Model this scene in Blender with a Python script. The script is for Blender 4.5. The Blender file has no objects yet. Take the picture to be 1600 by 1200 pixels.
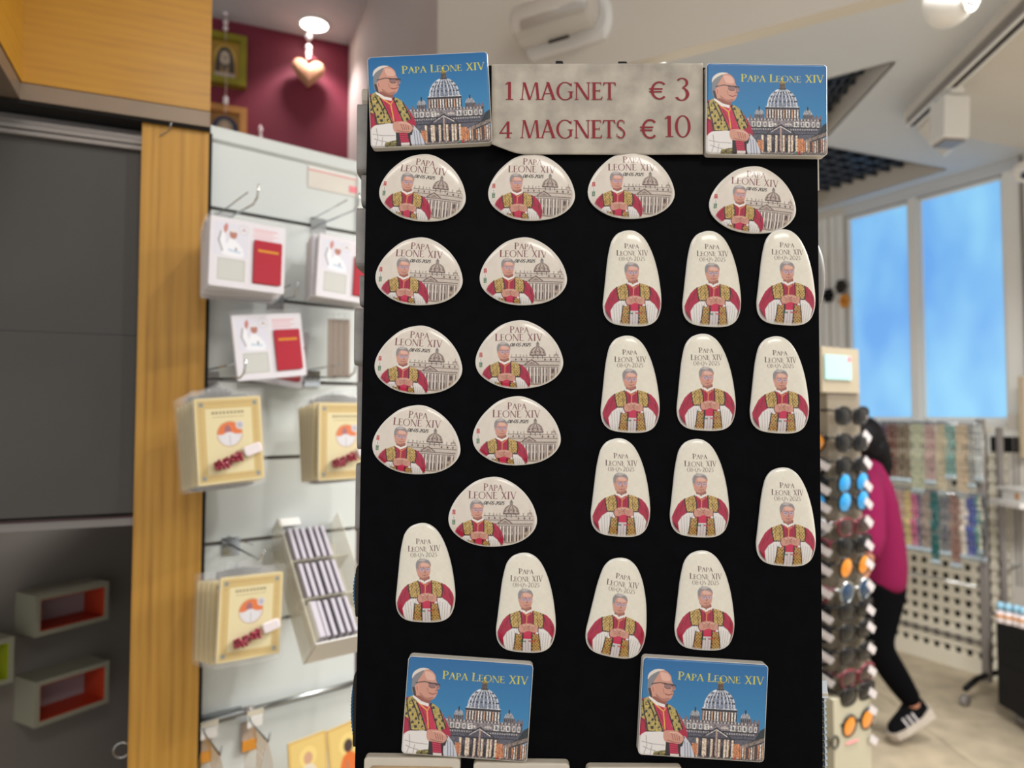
import bpy, bmesh, math, random
import numpy as np
from mathutils import Vector, Matrix
from mathutils.geometry import tessellate_polygon
random.seed(7)
SC = bpy.context.scene
COL = SC.collection
# ---------------------------------------------------------------- camera
FPX, CAMZ, PITCH = 1110.0, 1.6, math.atan(48 / 1110)
cam_data = bpy.data.cameras.new('camera'); cam = bpy.data.objects.new('camera', cam_data); COL.objects.link(cam)
cam.location = (0, 0, CAMZ); cam.rotation_euler = (math.pi / 2 + PITCH, 0, 0)
cam_data.sensor_width = 36; cam_data.lens = FPX * 36 / 1600; cam_data.clip_start = .01
cam_data.dof.use_dof = True; cam_data.dof.focus_distance = .452; cam_data.dof.aperture_fstop = 7.0
SC.camera = cam
# ---------------------------------------------------------------- light and exposure
SC.view_settings.view_transform = 'Standard'; SC.view_settings.look = 'None'; SC.view_settings.gamma = 1
SC.view_settings.use_curve_mapping = False; SC.view_settings.exposure = 0.0
world = bpy.data.worlds.new('world'); SC.world = world; world.use_nodes = True
world.node_tree.nodes['Background'].inputs[0].default_value = (1.0, .99, .98, 1); world.node_tree.nodes['Background'].inputs[1].default_value = .82
def area(name, loc, rot, sx, sy, power, col=(1, .95, .88)):
    d = bpy.data.lights.new(name, 'AREA'); d.shape = 'RECTANGLE'; d.size = sx; d.size_y = sy; d.energy = power; d.color = col
    o = bpy.data.objects.new(name, d); COL.objects.link(o); o.location = loc; o.rotation_euler = rot
    return o
def spot(name, loc, to, power, size, blend=.4, col=(1, .94, .86), rad=.04):
    d = bpy.data.lights.new(name, 'SPOT'); d.energy = power; d.spot_size = math.radians(size); d.spot_blend = blend; d.color = col; d.shadow_soft_size = rad
    o = bpy.data.objects.new(name, d); COL.objects.link(o); o.location = loc
    o.rotation_euler = (Vector(to) - Vector(loc)).to_track_quat('-Z', 'Y').to_euler()
    return o
area('unseen_overhead_light', (.7, -1.05, 3.05), (math.radians(36), 0, math.radians(10)), .9, .35, 12, (1, .96, .9))
area('unseen_overhead_light', (2.9, 1.2, 3.05), (math.radians(-12), 0, 0), 1.6, 1.0, 135, (1, .985, .96))  # unseen light added above the frame to brighten the right of the shop
area('unseen_overhead_light', (1.5, 1.75, 3.05), (math.radians(-14), 0, 0), .8, .4, 85, (1, .985, .96))  # second added light out of view; its floor bounce lifts the ceiling
area('unseen_overhead_light', (-.9, -.4, 2.9), (math.radians(25), math.radians(-8), 0), .8, .4, 5)
spot('ceiling_spot_light', (.9, .25, 3.1), (-.4, 1.25, 1.55), 36, 40, .4, (1, .98, .95))
# ---------------------------------------------------------------- lettering and flat prints (numpy painter)
def _bx(x0, y0, x1, y1): return [(x0, y0), (x1, y0), (x1, y1), (x0, y1)]
def _dg(x0, y0, x1, y1, w): return [(x0, y0), (x0 + w, y0), (x1 + w, y1), (x1, y1)]
def _sf(x, y, hw):
    return [(x - hw, y), (x + hw, y), (x + hw, y + .04), (x - hw, y + .04)] if y < .5 else [(x - hw, y - .04), (x + hw, y - .04), (x + hw, y), (x - hw, y)]
def _arc(cx, cy, rx, ry, a0, a1, tv, th, n=18):
    out = []
    for i in range(n):
        q = []
        for a, k in ((i, 0), (i + 1, 0), (i + 1, 1), (i, 1)):
            t = math.radians(a0 + (a1 - a0) * a / n)
            q.append((cx + (rx - k * tv) * math.cos(t), cy + (ry - k * th) * math.sin(t)))
        out.append(q)
    return out
def glyph(c):
    T, t = .145, .075
    st = lambda x: [_bx(x, 0, x + T, 1), _sf(x + T / 2, 0, .14), _sf(x + T / 2, 1, .14)]
    if c == 'P': return st(.08) + [_bx(.15, .95, .3, 1), _bx(.15, .45, .3, .5)] + _arc(.28, .725, .3, .275, -90, 90, .12, .05), .62
    if c == 'R': return st(.08) + [_bx(.15, .95, .3, 1), _bx(.15, .45, .3, .5), _dg(.3, .48, .6, 0, .12)] + _arc(.28, .725, .3, .275, -90, 90, .12, .05), .74
    if c == 'D': return st(.08) + [_bx(.15, .95, .36, 1), _bx(.15, 0, .36, .05)] + _arc(.34, .5, .46, .5, -90, 90, .13, .05), .86
    if c == 'A': return [_dg(.05, 0, .36, 1.02, t), _dg(.30, 1.02, .62, 0, T + .01), _bx(.16, .33, .55, .38), _sf(.08, 0, .1), _sf(.69, 0, .12)], .8
    if c == 'L': return st(.08) + [_bx(.15, 0, .58, .05), [(.58, 0), (.61, .2), (.57, .2), (.50, .04)]], .62
    if c == 'E': return st(.08) + [_bx(.15, 0, .56, .05), _bx(.15, .95, .52, 1), _bx(.15, .49, .46, .54), [(.56, 0), (.59, .18), (.55, .18), (.48, .04)], _bx(.49, .84, .52, 1), _bx(.43, .44, .46, .6)], .62
    if c == 'F': return st(.08) + [_bx(.15, .95, .52, 1), _bx(.15, .49, .46, .54), _bx(.49, .84, .52, 1)], .56
    if c == 'O': return _arc(.47, .5, .45, .53, 0, 360, .12, .05, 32), .94
    if c == '0': return _arc(.36, .5, .32, .53, 0, 360, .11, .05, 28), .72
    if c == 'N': return [_bx(.12, 0, .17, 1), _dg(.08, 1, .66, 0, .14), _bx(.74, 0, .79, 1), _sf(.145, 0, .1), _sf(.76, 1, .1), _sf(.12, 1, .1)], .9
    if c == 'X': return [_dg(.08, 1, .54, 0, .14), _dg(.56, 1, .1, 0, t), _sf(.13, 1, .12), _sf(.6, 1, .09), _sf(.12, 0, .09), _sf(.61, 0, .12)], .74
    if c == 'I': return st(.1), .34
    if c == 'V': return [_dg(.06, 1, .36, 0, .13), _dg(.66, 1, .4, 0, .05), _sf(.13, 1, .12), _sf(.68, 1, .09)], .76
    if c == 'Y': return [_dg(.06, 1, .28, .45, .13), _dg(.62, 1, .33, .45, .05), _bx(.28, 0, .41, .48), _sf(.345, 0, .14), _sf(.13, 1, .12), _sf(.64, 1, .09)], .7
    if c == 'M': return [_dg(.09, 0, .18, 1, .05), _dg(.17, 1, .44, 0, .13), _dg(.5, 0, .78, 1, .055), _dg(.80, 1, .88, 0, .13), _sf(.11, 0, .1), _sf(.95, 0, .13), _sf(.2, 1, .06), _sf(.85, 1, .07)], 1.06
    if c == 'G': return _arc(.48, .5, .45, .53, 40, 325, .13, .05, 28) + [_bx(.72, .1, .84, .44), _sf(.77, .44, .14), [(.82, .98), (.82, .78), (.78, .78), (.74, .9)]], .92
    if c == 'C': return _arc(.48, .5, .45, .53, 40, 320, .13, .05, 28), .84
    if c == 'T': return [_bx(.26, 0, .39, 1), _sf(.325, 0, .14), _bx(.02, .95, .63, 1), [(.02, 1), (-.01, .8), (.03, .8), (.1, .96)], [(.63, 1), (.66, .8), (.62, .8), (.55, .96)]], .66
    if c == 'S': return _arc(.28, .76, .21, .26, 45, 250, .09, .06) + _arc(.27, .25, .23, .27, -145, 75, .1, .06) + [_dg(.12, .62, .3, .42, .14), _bx(.42, .78, .46, .96), _bx(.05, .06, .09, .24)], .56
    if c == '1': return [_bx(.16, 0, .29, 1), _sf(.225, 0, .16), [(.29, 1), (.16, 1), (.04, .88), (.04, .84), (.17, .9)]], .42
    if c == '2': return _arc(.26, .76, .22, .26, -30, 160, .1, .06) + [_dg(.03, .04, .36, .64, .12), _bx(.03, 0, .5, .09)], .56
    if c == '3': return _arc(.24, .78, .22, .24, -80, 150, .09, .05) + _arc(.22, .24, .27, .32, -150, 85, .12, .05), .56
    if c == '4': return [_bx(.36, 0, .49, 1), _dg(.0, .3, .38, 1, .07), _bx(.0, .27, .62, .34), _sf(.425, 0, .14)], .64
    if c == '5': return [_bx(.1, .5, .16, 1), _bx(.1, .92, .46, 1)] + _arc(.22, .3, .25, .31, -140, 120, .11, .05), .54
    if c == '8': return _arc(.27, .76, .2, .25, 0, 360, .08, .05) + _arc(.27, .26, .25, .29, 0, 360, .1, .05), .56
    if c == '-': return [_bx(.03, .40, .28, .50)], .32
    if c == '€': return _arc(.5, .5, .42, .53, 45, 315, .13, .09, 26) + [_bx(.0, .55, .66, .63), _bx(.0, .39, .62, .47)], .86
    return [], .42
def text_polys(s, x, y, w, h, small=1.0, slant=0.0, tilt=0.0):
    """Polygons of S set from (x, y) (baseline, y up) to width w, cap height h; small = size of the letters that do not begin a word."""
    out, cur, first = [], 0.0, True
    for ch in s:
        g, adv = glyph(ch)
        k = 1.0 if first or ch in 'XIV' else small
        first = ch == ' '
        for p in g: out.append([(cur + a * k + slant * b * k, b * k) for a, b in p])
        cur += adv * k
    sx = w / cur
    ct, stn = math.cos(tilt), math.sin(tilt)
    return [[(x + a * sx * ct - b * h * stn, y + a * sx * stn + b * h * ct) for a, b in p] for p in out]

class Paint:
    """A flat print, painted in design units (y down) and read back at points: supersampled numpy canvas."""
    def __init__(s, W, H, k, bg):
        s.W, s.H, s.k = W, H, k
        s.a = np.empty((int(H * k), int(W * k), 3), np.float32)
        s.a[:] = bg
    def _win(s, x0, y0, x1, y1):
        k = s.k
        i0, i1 = max(0, int(y0 * k) - 1), min(s.a.shape[0], int(y1 * k) + 2)
        j0, j1 = max(0, int(x0 * k) - 1), min(s.a.shape[1], int(x1 * k) + 2)
        if i1 <= i0 or j1 <= j0: return None
        Y, X = np.mgrid[i0:i1, j0:j1].astype(np.float32)
        return i0, i1, j0, j1, (X + .5) / k, (Y + .5) / k
    def _put(s, w, m, col, al):
        i0, i1, j0, j1, X, Y = w
        if callable(col): col = col(X, Y)
        else: col = np.broadcast_to(np.array(col, np.float32), m.shape + (3,))
        v = s.a[i0:i1, j0:j1]
        v[m] = v[m] * (1 - al) + col[m] * al
    def poly(s, p, col, al=1.0):
        xs = [q[0] for q in p]; ys = [q[1] for q in p]
        w = s._win(min(xs), min(ys), max(xs), max(ys))
        if w is None: return
        X, Y = w[4], w[5]
        m = np.zeros(X.shape, bool)
        for (x0, y0), (x1, y1) in zip(p, p[1:] + p[:1]):
            if y0 == y1: continue
            m ^= ((Y >= y0) != (Y >= y1)) & (X < x0 + (Y - y0) * (x1 - x0) / (y1 - y0))
        s._put(w, m, col, al)
    def ell(s, cx, cy, rx, ry, col, al=1.0, half=0):
        w = s._win(cx - rx, cy - ry, cx + rx, cy + ry)
        if w is None: return
        X, Y = w[4], w[5]
        m = ((X - cx) / rx) ** 2 + ((Y - cy) / ry) ** 2 < 1
        if half < 0: m &= Y < cy
        if half > 0: m &= Y > cy
        s._put(w, m, col, al)
    def rect(s, x0, y0, x1, y1, col, al=1.0): s.poly([(x0, y0), (x1, y0), (x1, y1), (x0, y1)], col, al)
    def line(s, pts, wd, col, al=1.0):
        for (x0, y0), (x1, y1) in zip(pts, pts[1:]):
            w = s._win(min(x0, x1) - wd, min(y0, y1) - wd, max(x0, x1) + wd, max(y0, y1) + wd)
            if w is None: continue
            X, Y = w[4], w[5]
            dx, dy = x1 - x0, y1 - y0
            t = np.clip(((X - x0) * dx + (Y - y0) * dy) / (dx * dx + dy * dy + 1e-9), 0, 1)
            s._put(w, (X - x0 - t * dx) ** 2 + (Y - y0 - t * dy) ** 2 < (wd / 2) ** 2, col, al)
    def smooth(s, p, col, al=1.0): s.poly(spline(p, 6), col, al)
    def text(s, t, x, y, w, h, col, small=1.0, slant=0.0, al=1.0, tilt=0.0):
        for p in text_polys(t, 0, 0, w, h, small, slant):
            c, sn = math.cos(tilt), math.sin(tilt)
            s.poly([(x + a * c + b * sn, y + a * sn - b * c) for a, b in p], col, al)
    def grain(s, x0, y0, x1, y1, f, amp, seed, keep_blue=True):
        """Fine broken stonework: darker and lighter flecks, off the blue sky."""
        w = s._win(x0, y0, x1, y1); i0, i1, j0, j1, X, Y = w; v = s.a[i0:i1, j0:j1]; n = np.random.RandomState(seed).rand(251, 251)
        q = 1 + amp * (n[(Y * f).astype(int) % 251, (X * f * 1.25).astype(int) % 251] - .55)
        if keep_blue: q = np.where(v[..., 2] > v[..., 0] * 2.5, 1, q)
        s.a[i0:i1, j0:j1] = np.clip(v * q[..., None], 0, 1)
    def sample(s, U, V):
        """Colours at design points, after a small box blur that stands for the print's own softness."""
        if not hasattr(s, 'b'):
            a = s.a; r = max(1, int(s.k * s.soft)) if hasattr(s, 'soft') else 1
            for ax in (0, 1):
                a = sum(np.roll(a, d, ax) for d in range(-r, r + 1)) / (2 * r + 1)
            s.b = a
        j = np.clip((U * s.k).astype(int), 0, s.a.shape[1] - 1); i = np.clip((V * s.k).astype(int), 0, s.a.shape[0] - 1)
        return s.b[i, j]

def spline(p, n=8):
    """Closed Catmull-Rom curve through p."""
    out = []; N = len(p)
    for i in range(N):
        a, b, c, d = p[i - 1], p[i], p[(i + 1) % N], p[(i + 2) % N]
        for j in range(n):
            t = j / n
            out.append(tuple(.5 * (2 * b[k] + (c[k] - a[k]) * t + (2 * a[k] - 5 * b[k] + 4 * c[k] - d[k]) * t * t + (3 * b[k] - a[k] - 3 * c[k] + d[k]) * t ** 3) for k in (0, 1)))
    return out
def hx(r, g, b): return tuple(((v / 255 + .055) / 1.055) ** 2.4 if v > 10 else v / 255 / 12.92 for v in (r, g, b))
def brocade(seed, ca, cb, cc, f=1.0):
    rs = np.random.RandomState(seed)
    n = rs.rand(64, 64)
    def fn(X, Y):
        v = n[(Y * .9 * f).astype(int) % 64, (X * .9 * f).astype(int) % 64]
        w = np.sin(X * 1.3 * f) * np.sin(Y * 1.1 * f)
        o = np.where((w + v * .9 > .75)[..., None], np.array(cb), np.array(ca))
        return np.where((v > .8)[..., None], np.array(cc), o).astype(np.float32)
    return fn
def speck(seed, base, amp, f):
    n = np.random.RandomState(seed).rand(97, 97)
    def fn(X, Y):
        v = n[(Y * f).astype(int) % 97, (X * f).astype(int) % 97][..., None]
        return (np.array(base) * (1 + amp * (v - .5))).astype(np.float32)
    return fn

SKIN, SKIN_D, SKIN_L = hx(208, 150, 130), hx(150, 88, 72), hx(232, 186, 168)
RED, RED_D, RED_L = hx(172, 12, 58), hx(100, 6, 38), hx(200, 34, 76)
GOLD, GOLD_D, INK, LINEN, LINEN_D = hx(196, 158, 84), hx(66, 46, 24), hx(34, 20, 22), hx(232, 226, 222), hx(168, 160, 160)

def figure_front(c, ox, oy, s):
    """Half figure facing the viewer with folded hands, in the tall magnet's units about the head (47.6, 74)."""
    P = lambda x, y: (ox + (x - 47.6) * s, oy + (y - 74) * s)
    S = lambda p, col, al=1: c.smooth([P(*q) for q in p], col, al)
    G = lambda p, col, al=1: c.poly([P(*q) for q in p], col, al)
    L = lambda p, w, col, al=1: c.line([P(*q) for q in p], w * s, col, al)
    E = lambda x, y, rx, ry, col, al=1, half=0: c.ell(*P(x, y), rx * s, ry * s, col, al, half)
    # cape
    G([(41, 93), (30, 97), (20, 101), (12, 109), (6, 121), (2, 132), (3, 142), (8, 152), (16, 160), (84, 160), (93, 150), (97, 140), (99, 128), (96, 117), (91, 108), (84, 101), (72, 96), (60, 93)], RED)
    for a, b in (((14, 110), (8, 130)), ((20, 106), (15, 122)), ((86, 106), (93, 124)), ((80, 104), (84, 118)), ((90, 112), (96, 134))): L([a, b], 1.4, RED_D, .7)
    S([(4, 138), (12, 150), (18, 160), (12, 160), (5, 150)], RED_D); S([(92, 136), (97, 142), (93, 152), (90, 146)], RED_D)
    for a, b in (((17, 104), (10, 118)), ((84, 103), (90, 116))): L([a, b], 1.6, RED_L, .6)
    # sleeves
    G([(38, 120), (28, 122), (18, 129), (12, 139), (14, 152), (20, 165), (40, 168), (41, 140)], LINEN)
    G([(69, 120), (78, 122), (87, 129), (93, 138), (90, 152), (84, 166), (64, 168), (64, 140)], LINEN)
    for k in range(5):
        L([(17 + 4.5 * k, 130 - k), (20 + 4 * k, 162)], .9, LINEN_D, .8); L([(71 + 4.2 * k, 128 + k), (69 + 4 * k, 162)], .9, LINEN_D, .8)
    L([(12, 139), (18, 129), (28, 122), (38, 119)], .9, hx(150, 90, 100), .8); L([(93, 138), (87, 129), (78, 122), (69, 119)], .9, hx(150, 90, 100), .8)
    # inner cassock, lace, stole ends
    G([(43, 96), (59, 96), (62, 120), (60, 142), (44, 142), (40, 120)], RED); G([(47, 122), (58, 122), (58, 141), (47, 141)], RED_L)
    L([(47, 96), (46.5, 118)], 1, RED_D, .8); L([(56, 96), (57, 118)], 1, RED_D, .8)
    G([(44, 140), (61, 140), (62, 168), (43, 168)], hx(214, 204, 204))
    for k in range(4): L([(45 + 4.6 * k, 142), (45 + 4.6 * k, 166)], 1, hx(130, 104, 112), .8)
    for a in ((33, 44, 29, 44), (60, 71, 60, 76)):
        G([(a[0], 132), (a[1], 132), (a[3], 168), (a[2], 168)], brocade(5, GOLD, GOLD_D, hx(150, 70, 40), 1 / s)); L([(a[0], 131), (a[2], 166)], 1.6, INK); L([(a[1], 131), (a[3], 166)], 1.6, INK)
    L([(44, 120), (45, 142)], 1.6, INK); L([(61, 120), (60, 142)], 1.6, INK)
    # stole over the shoulders
    S([(38, 94), (29, 97), (23, 101), (22.5, 108), (26, 121), (39, 121), (42, 108), (41, 97)], brocade(2, GOLD, GOLD_D, hx(224, 196, 120), 1 / s))
    S([(62, 95), (63, 108), (64, 120), (77, 121), (79, 108), (78, 100), (72, 96)], brocade(3, GOLD, GOLD_D, hx(224, 196, 120), 1 / s))
    for p in (([(22.5, 100), (23, 108), (26, 121)]), ([(39, 94), (42, 104), (43, 118), (38, 123)]), ([(61, 94), (62, 108), (61.5, 120)]), ([(78, 99), (79.5, 110), (78, 121)]), ([(26, 122), (39, 122)]), ([(64, 121), (77, 122)])):
        L(p, 2, INK)
    L([(28, 100), (29, 118)], .9, INK, .7); L([(35, 98), (37, 118)], .9, INK, .7); L([(68, 98), (69, 118)], .9, INK, .7)
    L([(43, 95), (51, 101.5), (50.5, 116)], 1.3, hx(226, 150, 90)); L([(60, 95), (52, 101.5)], 1.3, hx(226, 150, 90))
    # neck, collar, head
    G([(42, 86), (58, 86), (59, 94), (50, 97.5), (41, 94)], SKIN_D)
    G([(40.5, 91), (50, 95), (60, 90.5), (61, 93.5), (50.5, 99), (39.5, 94)], hx(240, 234, 228))
    S([(37, 66), (39, 61), (46, 58.5), (54, 60), (59.5, 66), (60, 74), (58.5, 84), (54, 90), (46.5, 91), (40, 87), (37.5, 80), (36.5, 73)], SKIN)
    S([(36, 74), (35.8, 66), (39, 60), (46, 57), (54, 58.5), (60, 64.5), (60.5, 71), (58.5, 67), (54, 64.5), (47, 64), (41.5, 66), (40, 74), (38.5, 80), (37, 79)], hx(142, 136, 138))
    S([(40, 60.5), (47, 57.4), (54, 59), (48, 62)], hx(190, 180, 176)); S([(45, 64.5), (54, 65.5), (57, 70), (45, 70)], SKIN_L, .8)
    L([(42, 75), (59.5, 74.5)], .7, hx(110, 100, 120), .8); E(46, 75.5, 4, 3.2, hx(196, 176, 196), .8); E(55, 75.2, 3.6, 3.1, hx(200, 180, 200), .8)
    L([(42.5, 73), (49, 73.2)], .8, hx(96, 84, 100)); L([(52, 73.2), (58, 72.6)], .8, hx(96, 84, 100)); L([(44, 76), (48, 76.2)], .9, hx(80, 60, 80)); L([(53.5, 76), (56.8, 75.7)], .9, hx(80, 60, 80))
    L([(50.6, 75), (51.6, 80.5), (49.5, 81)], 1, SKIN_D, .8); L([(46, 84.5), (50, 85.5), (55, 84)], 1, hx(150, 70, 66)); S([(38, 84), (46, 89), (57, 86.5), (53, 91), (45, 91.5)], SKIN_D, .65)
    S([(37, 75), (38.6, 74), (39.2, 80), (37.6, 80.5)], hx(216, 150, 128))
    # folded hands
    S([(38, 119), (45, 115.5), (54, 114.5), (62, 116), (70, 121), (69, 128), (62, 129), (54, 126.5), (46, 129.5), (39, 128.5), (37.5, 124)], SKIN)
    for k in range(4):
        L([(43 + k, 119 + 2.3 * k), (56.5 - k, 116.6 + 2.5 * k)], .8, SKIN_D, .85); L([(66 - k, 119.5 + 2.2 * k), (57 - k, 117 + 2.5 * k)], .8, SKIN_D, .7)
    L([(54, 115), (55.5, 118), (53, 121), (55, 126)], 1, SKIN_D, .9); L([(44, 118), (54, 116.5), (63, 118.5)], 1.1, SKIN_L, .8); L([(38, 119), (37, 124), (39, 129)], 1.4, hx(90, 30, 40)); L([(70.5, 120), (70, 129)], 1.4, hx(90, 30, 40))

def print_tall():
    c = Paint(100, 166, 5, hx(232, 225, 208)); c.soft = .1
    c.rect(0, 0, 100, 166, speck(1, hx(232, 225, 208), .05, .2))
    t = hx(84, 22, 36)
    c.text('PAPA', 36, 33.7, 25, 9, t, .8); c.text('LEONE XIV', 22.5, 45.9, 54, 9.6, t, .85); c.text('08-05-2025', 26.5, 54.8, 45, 7, t)
    figure_front(c, 47.6, 74, 1)
    for k in range(5):
        c.rect(40 + 2.2 * k, 143, 41.6 + 2.2 * k, 145.6, hx(20, 84, 50)); c.rect(55 + 2 * k, 142.6, 56.4 + 2 * k, 145.2, hx(186, 22, 40))
    return c
def basilica_sketch(c):
    d, m, l = hx(92, 70, 66), hx(150, 128, 118), hx(206, 192, 180)
    c.rect(40, 44, 97, 74, m, .35); c.rect(57, 54, 94, 74, d, .35)
    c.ell(70.8, 41, 9.6, 10.5, m, .75, -1)
    for k in range(-3, 4): c.line([(70.8 + k * 2.9, 41), (70.8 + k * 2.1, 34.5), (70.8 + k * .7, 31)], .7, d if k % 2 else l)
    for k in range(-2, 3): c.ell(70.8 + k * 3.2, 37.5 - (2 - abs(k)) * .6, .6, .8, d)
    c.rect(61.5, 40, 80, 41.2, d); c.rect(69, 26.8, 72.6, 31, d, .7); c.ell(70.8, 27, 1.3, 1.6, hx(120, 120, 118)); c.line([(70.8, 24.5), (70.8, 27)], .5, d)
    for k in range(7): c.rect(62.3 + 2.7 * k, 41.2, 63.3 + 2.7 * k, 44.6, d if k % 2 else l)
    c.rect(40, 42.6, 96, 43.4, d, .9); c.rect(40, 47.2, 96, 48, d, .9); c.rect(40, 51.5, 95, 52.4, d); c.rect(40, 53.6, 94, 54.2, d, .8)
    for x in (41, 46, 50.5, 54, 58, 84, 89, 93.5): c.rect(x, 39.5, x + .9, 42.6, d, .75)
    for x, w in ((44, 4), (50.5, 4), (57, 3), (77, 4), (83.5, 4.5), (90, 3.5)):
        c.rect(x, 43.8, x + w, 47, l); c.rect(x + w * .3, 44.4, x + w * .7, 46.6, d)
    c.poly([(56, 51), (64, 45.6), (72, 51)], m); c.line([(56, 51), (64, 45.6), (72, 51)], .9, d); c.line([(59, 50.4), (64, 47.2), (69, 50.4)], .7, l)
    for k, x in enumerate((58, 61.5, 66, 69.5, 74.5, 78, 84, 90.5)):
        c.rect(x, 54.4, x + 1.7, 72.5, hx(226, 214, 204)); c.line([(x - .2, 54.4), (x - .2, 72.5)], .6, d); c.line([(x + 2, 54.4), (x + 2, 72.5)], .5, d, .7)
        c.rect(x + 2.2, 56, x + 3.2, 61, d, .6); c.rect(x + 2.1, 64, x + 3.3, 71.5, hx(60, 40, 40), .85)
    c.ell(88.2, 58.5, 1.3, 3.2, d); c.rect(86.5, 64, 89, 70, d, .8); c.ell(92, 41.5, 2.4, 3, m, .8, -1); c.line([(92, 36.5), (92, 39)], .6, d)
    c.line([(56, 73), (74, 74), (92, 70)], .9, m)
    c.ell(92, 66, 7, 7, hx(196, 168, 142), .3)
def print_oval():
    c = Paint(100, 79, 8, hx(218, 205, 192)); c.soft = .06
    c.rect(0, 0, 100, 79, speck(4, hx(224, 213, 200), .05, .2))
    basilica_sketch(c)
    t = hx(112, 36, 52)
    c.text('PAPA', 39, 15.2, 22, 7.8, t, .82); c.text('LEONE XIV', 22.3, 24.4, 54, 8.4, t, .92)
    c.text('08-05-2025', 39, 30.8, 23.5, 3.8, hx(24, 18, 22), 1, .35); c.text('08-05-2025', 39.3, 30.8, 23.5, 3.8, hx(24, 18, 22), 1, .35); c.text('08-05-2025', 38.8, 30.6, 23.5, 3.8, hx(24, 18, 22), 1, .35)
    c.grain(40, 43, 97, 75, 1.7, .28, 9, False)
    figure_front(c, 31.8, 36, .61)
    c.rect(4.8, 37.5, 8, 43, hx(186, 46, 54)); c.rect(4.8, 43, 8, 48.2, hx(236, 230, 222)); c.rect(4.8, 48.2, 8, 54, hx(36, 108, 74))
    for k in range(9): c.rect(5.6, 38.6 + 1.7 * k, 7.4 - (k % 2) * .5, 39.3 + 1.7 * k, hx(60, 40, 40) if 2 < k < 6 else hx(230, 215, 205), .8)
    return c
def print_card():
    """Blue souvenir card: half figure looking right, domed basilica, gold letters. 100 x 78."""
    c = Paint(100, 78, 8, hx(16, 110, 182)); c.soft = .05
    c.poly([(0, 0), (100, 0), (100, 78), (0, 78)], lambda X, Y: np.array(hx(2, 98, 158))[None, None] * (1 - Y[..., None] / 90) + np.array(hx(62, 150, 198))[None, None] * (Y[..., None] / 90))
    st, dk, lt, mid, org = hx(140, 130, 134), hx(34, 32, 44), hx(226, 216, 208), hx(92, 90, 102), hx(206, 132, 88)
    # body of the church
    c.rect(33, 47.5, 95, 78, mid); c.rect(33, 47.5, 93, 54.5, st)
    for k in range(44): c.rect(34 + 1.38 * k, 47.2, 34.6 + 1.38 * k, 49, dk if k % 2 else lt)
    for x, w in ((37, 3), (41.5, 3.2), (47, 2.4), (51, 4), (72, 4), (78, 2.6), (81.5, 3.4), (87, 2.4), (91, 2.2)):
        c.rect(x, 50, x + w, 54.6, lt); c.rect(x + w * .28, 50.8, x + w * .75, 53.8, hx(90, 104, 116))
    c.rect(33, 54.6, 94, 55.6, dk); c.rect(33, 57.6, 93, 58.6, hx(70, 68, 84)); c.rect(35, 60.2, 92, 61, dk)
    for k in range(30): c.rect(35 + 1.9 * k, 56, 36 + 1.9 * k, 57.2, lt, .5)
    c.poly([(50, 60), (61, 52.5), (72.5, 60)], hx(84, 80, 94)); c.line([(50, 60), (61, 52.6), (72.5, 60)], .9, dk); c.line([(53, 59), (61, 54), (69.5, 59)], .7, lt, .8)
    c.ell(55, 53, 3, 2, lt, .8, -1); c.ell(67.5, 53, 3, 2, lt, .8, -1)
    # drum and dome
    c.rect(48.8, 38, 76.4, 47.5, hx(96, 86, 88))
    for k in range(12):
        c.rect(49.4 + 2.3 * k, 39.5, 50.5 + 2.3 * k, 47, lt if k % 3 else hx(214, 160, 128)); c.rect(50.6 + 2.3 * k, 40.5, 51.4 + 2.3 * k, 46.5, dk)
    c.rect(48.4, 37.6, 76.8, 39.2, dk); c.rect(48.6, 36.8, 76.6, 37.6, lt, .7)
    c.poly([(50, 37)] + [(62.5 + 12.6 * math.cos(a), 37 - 15.5 * math.sin(a) ** .9) for a in [math.pi * (1 - k / 24) for k in range(1, 24)]] + [(75.1, 37)], hx(122, 130, 150))
    for k in range(-5, 6):
        c.line([(62.5 + 12.4 * math.sin(k * .3) * math.cos(b), 37 - 15.3 * math.sin(b)) for b in [math.pi / 2 * q / 8 for q in range(9)]], .85, hx(206, 208, 216))
    for b in (.3, .62, .92):
        for k in range(-4, 5): c.ell(62.5 + 12.4 * math.sin((k + .5) * .3) * math.cos(b), 37 - 15.3 * math.sin(b), .55 * math.cos(b) + .15, .8, hx(46, 52, 72))
    c.rect(60.4, 17, 64.8, 22, hx(120, 96, 70)); c.poly([(60, 17), (62.6, 12.8), (65.2, 17)], hx(150, 124, 60)); c.ell(62.6, 12.8, .9, .9, hx(190, 160, 70)); c.rect(59.6, 21.2, 65.6, 22.4, dk)
    for k in range(4): c.rect(60.8 + k, 17.6, 61.2 + k, 21, dk)
    for x in (43.3, 83.6):
        c.ell(x, 44, 3.8, 4.6, hx(176, 178, 186), 1, -1); c.rect(x - 4, 43.8, x + 4, 47.5, hx(110, 104, 110)); c.line([(x, 37.4), (x, 40)], 1.1, dk)
        for k in range(-2, 3): c.line([(x + k * 1.6, 44), (x + k * .7, 40)], .4, dk, .6); c.rect(x + k * 1.6 - .3, 44.5, x + k * 1.6 + .3, 47, dk)
    for x in (36, 88, 91, 94): c.poly([(x - 1.6, 47.5), (x, 43.5), (x + 1.6, 47.5)], hx(120, 100, 104))
    # portico
    c.rect(46, 61, 76, 77, hx(54, 52, 64))
    for x in (45.2, 50, 51.8, 56.6, 62.8, 67.4, 69.8, 73.4): c.rect(x, 61.6, x + 1.5, 75.6, hx(232, 208, 186)); c.rect(x + 1.5, 61.6, x + 2, 75.6, hx(168, 128, 104))
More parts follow.
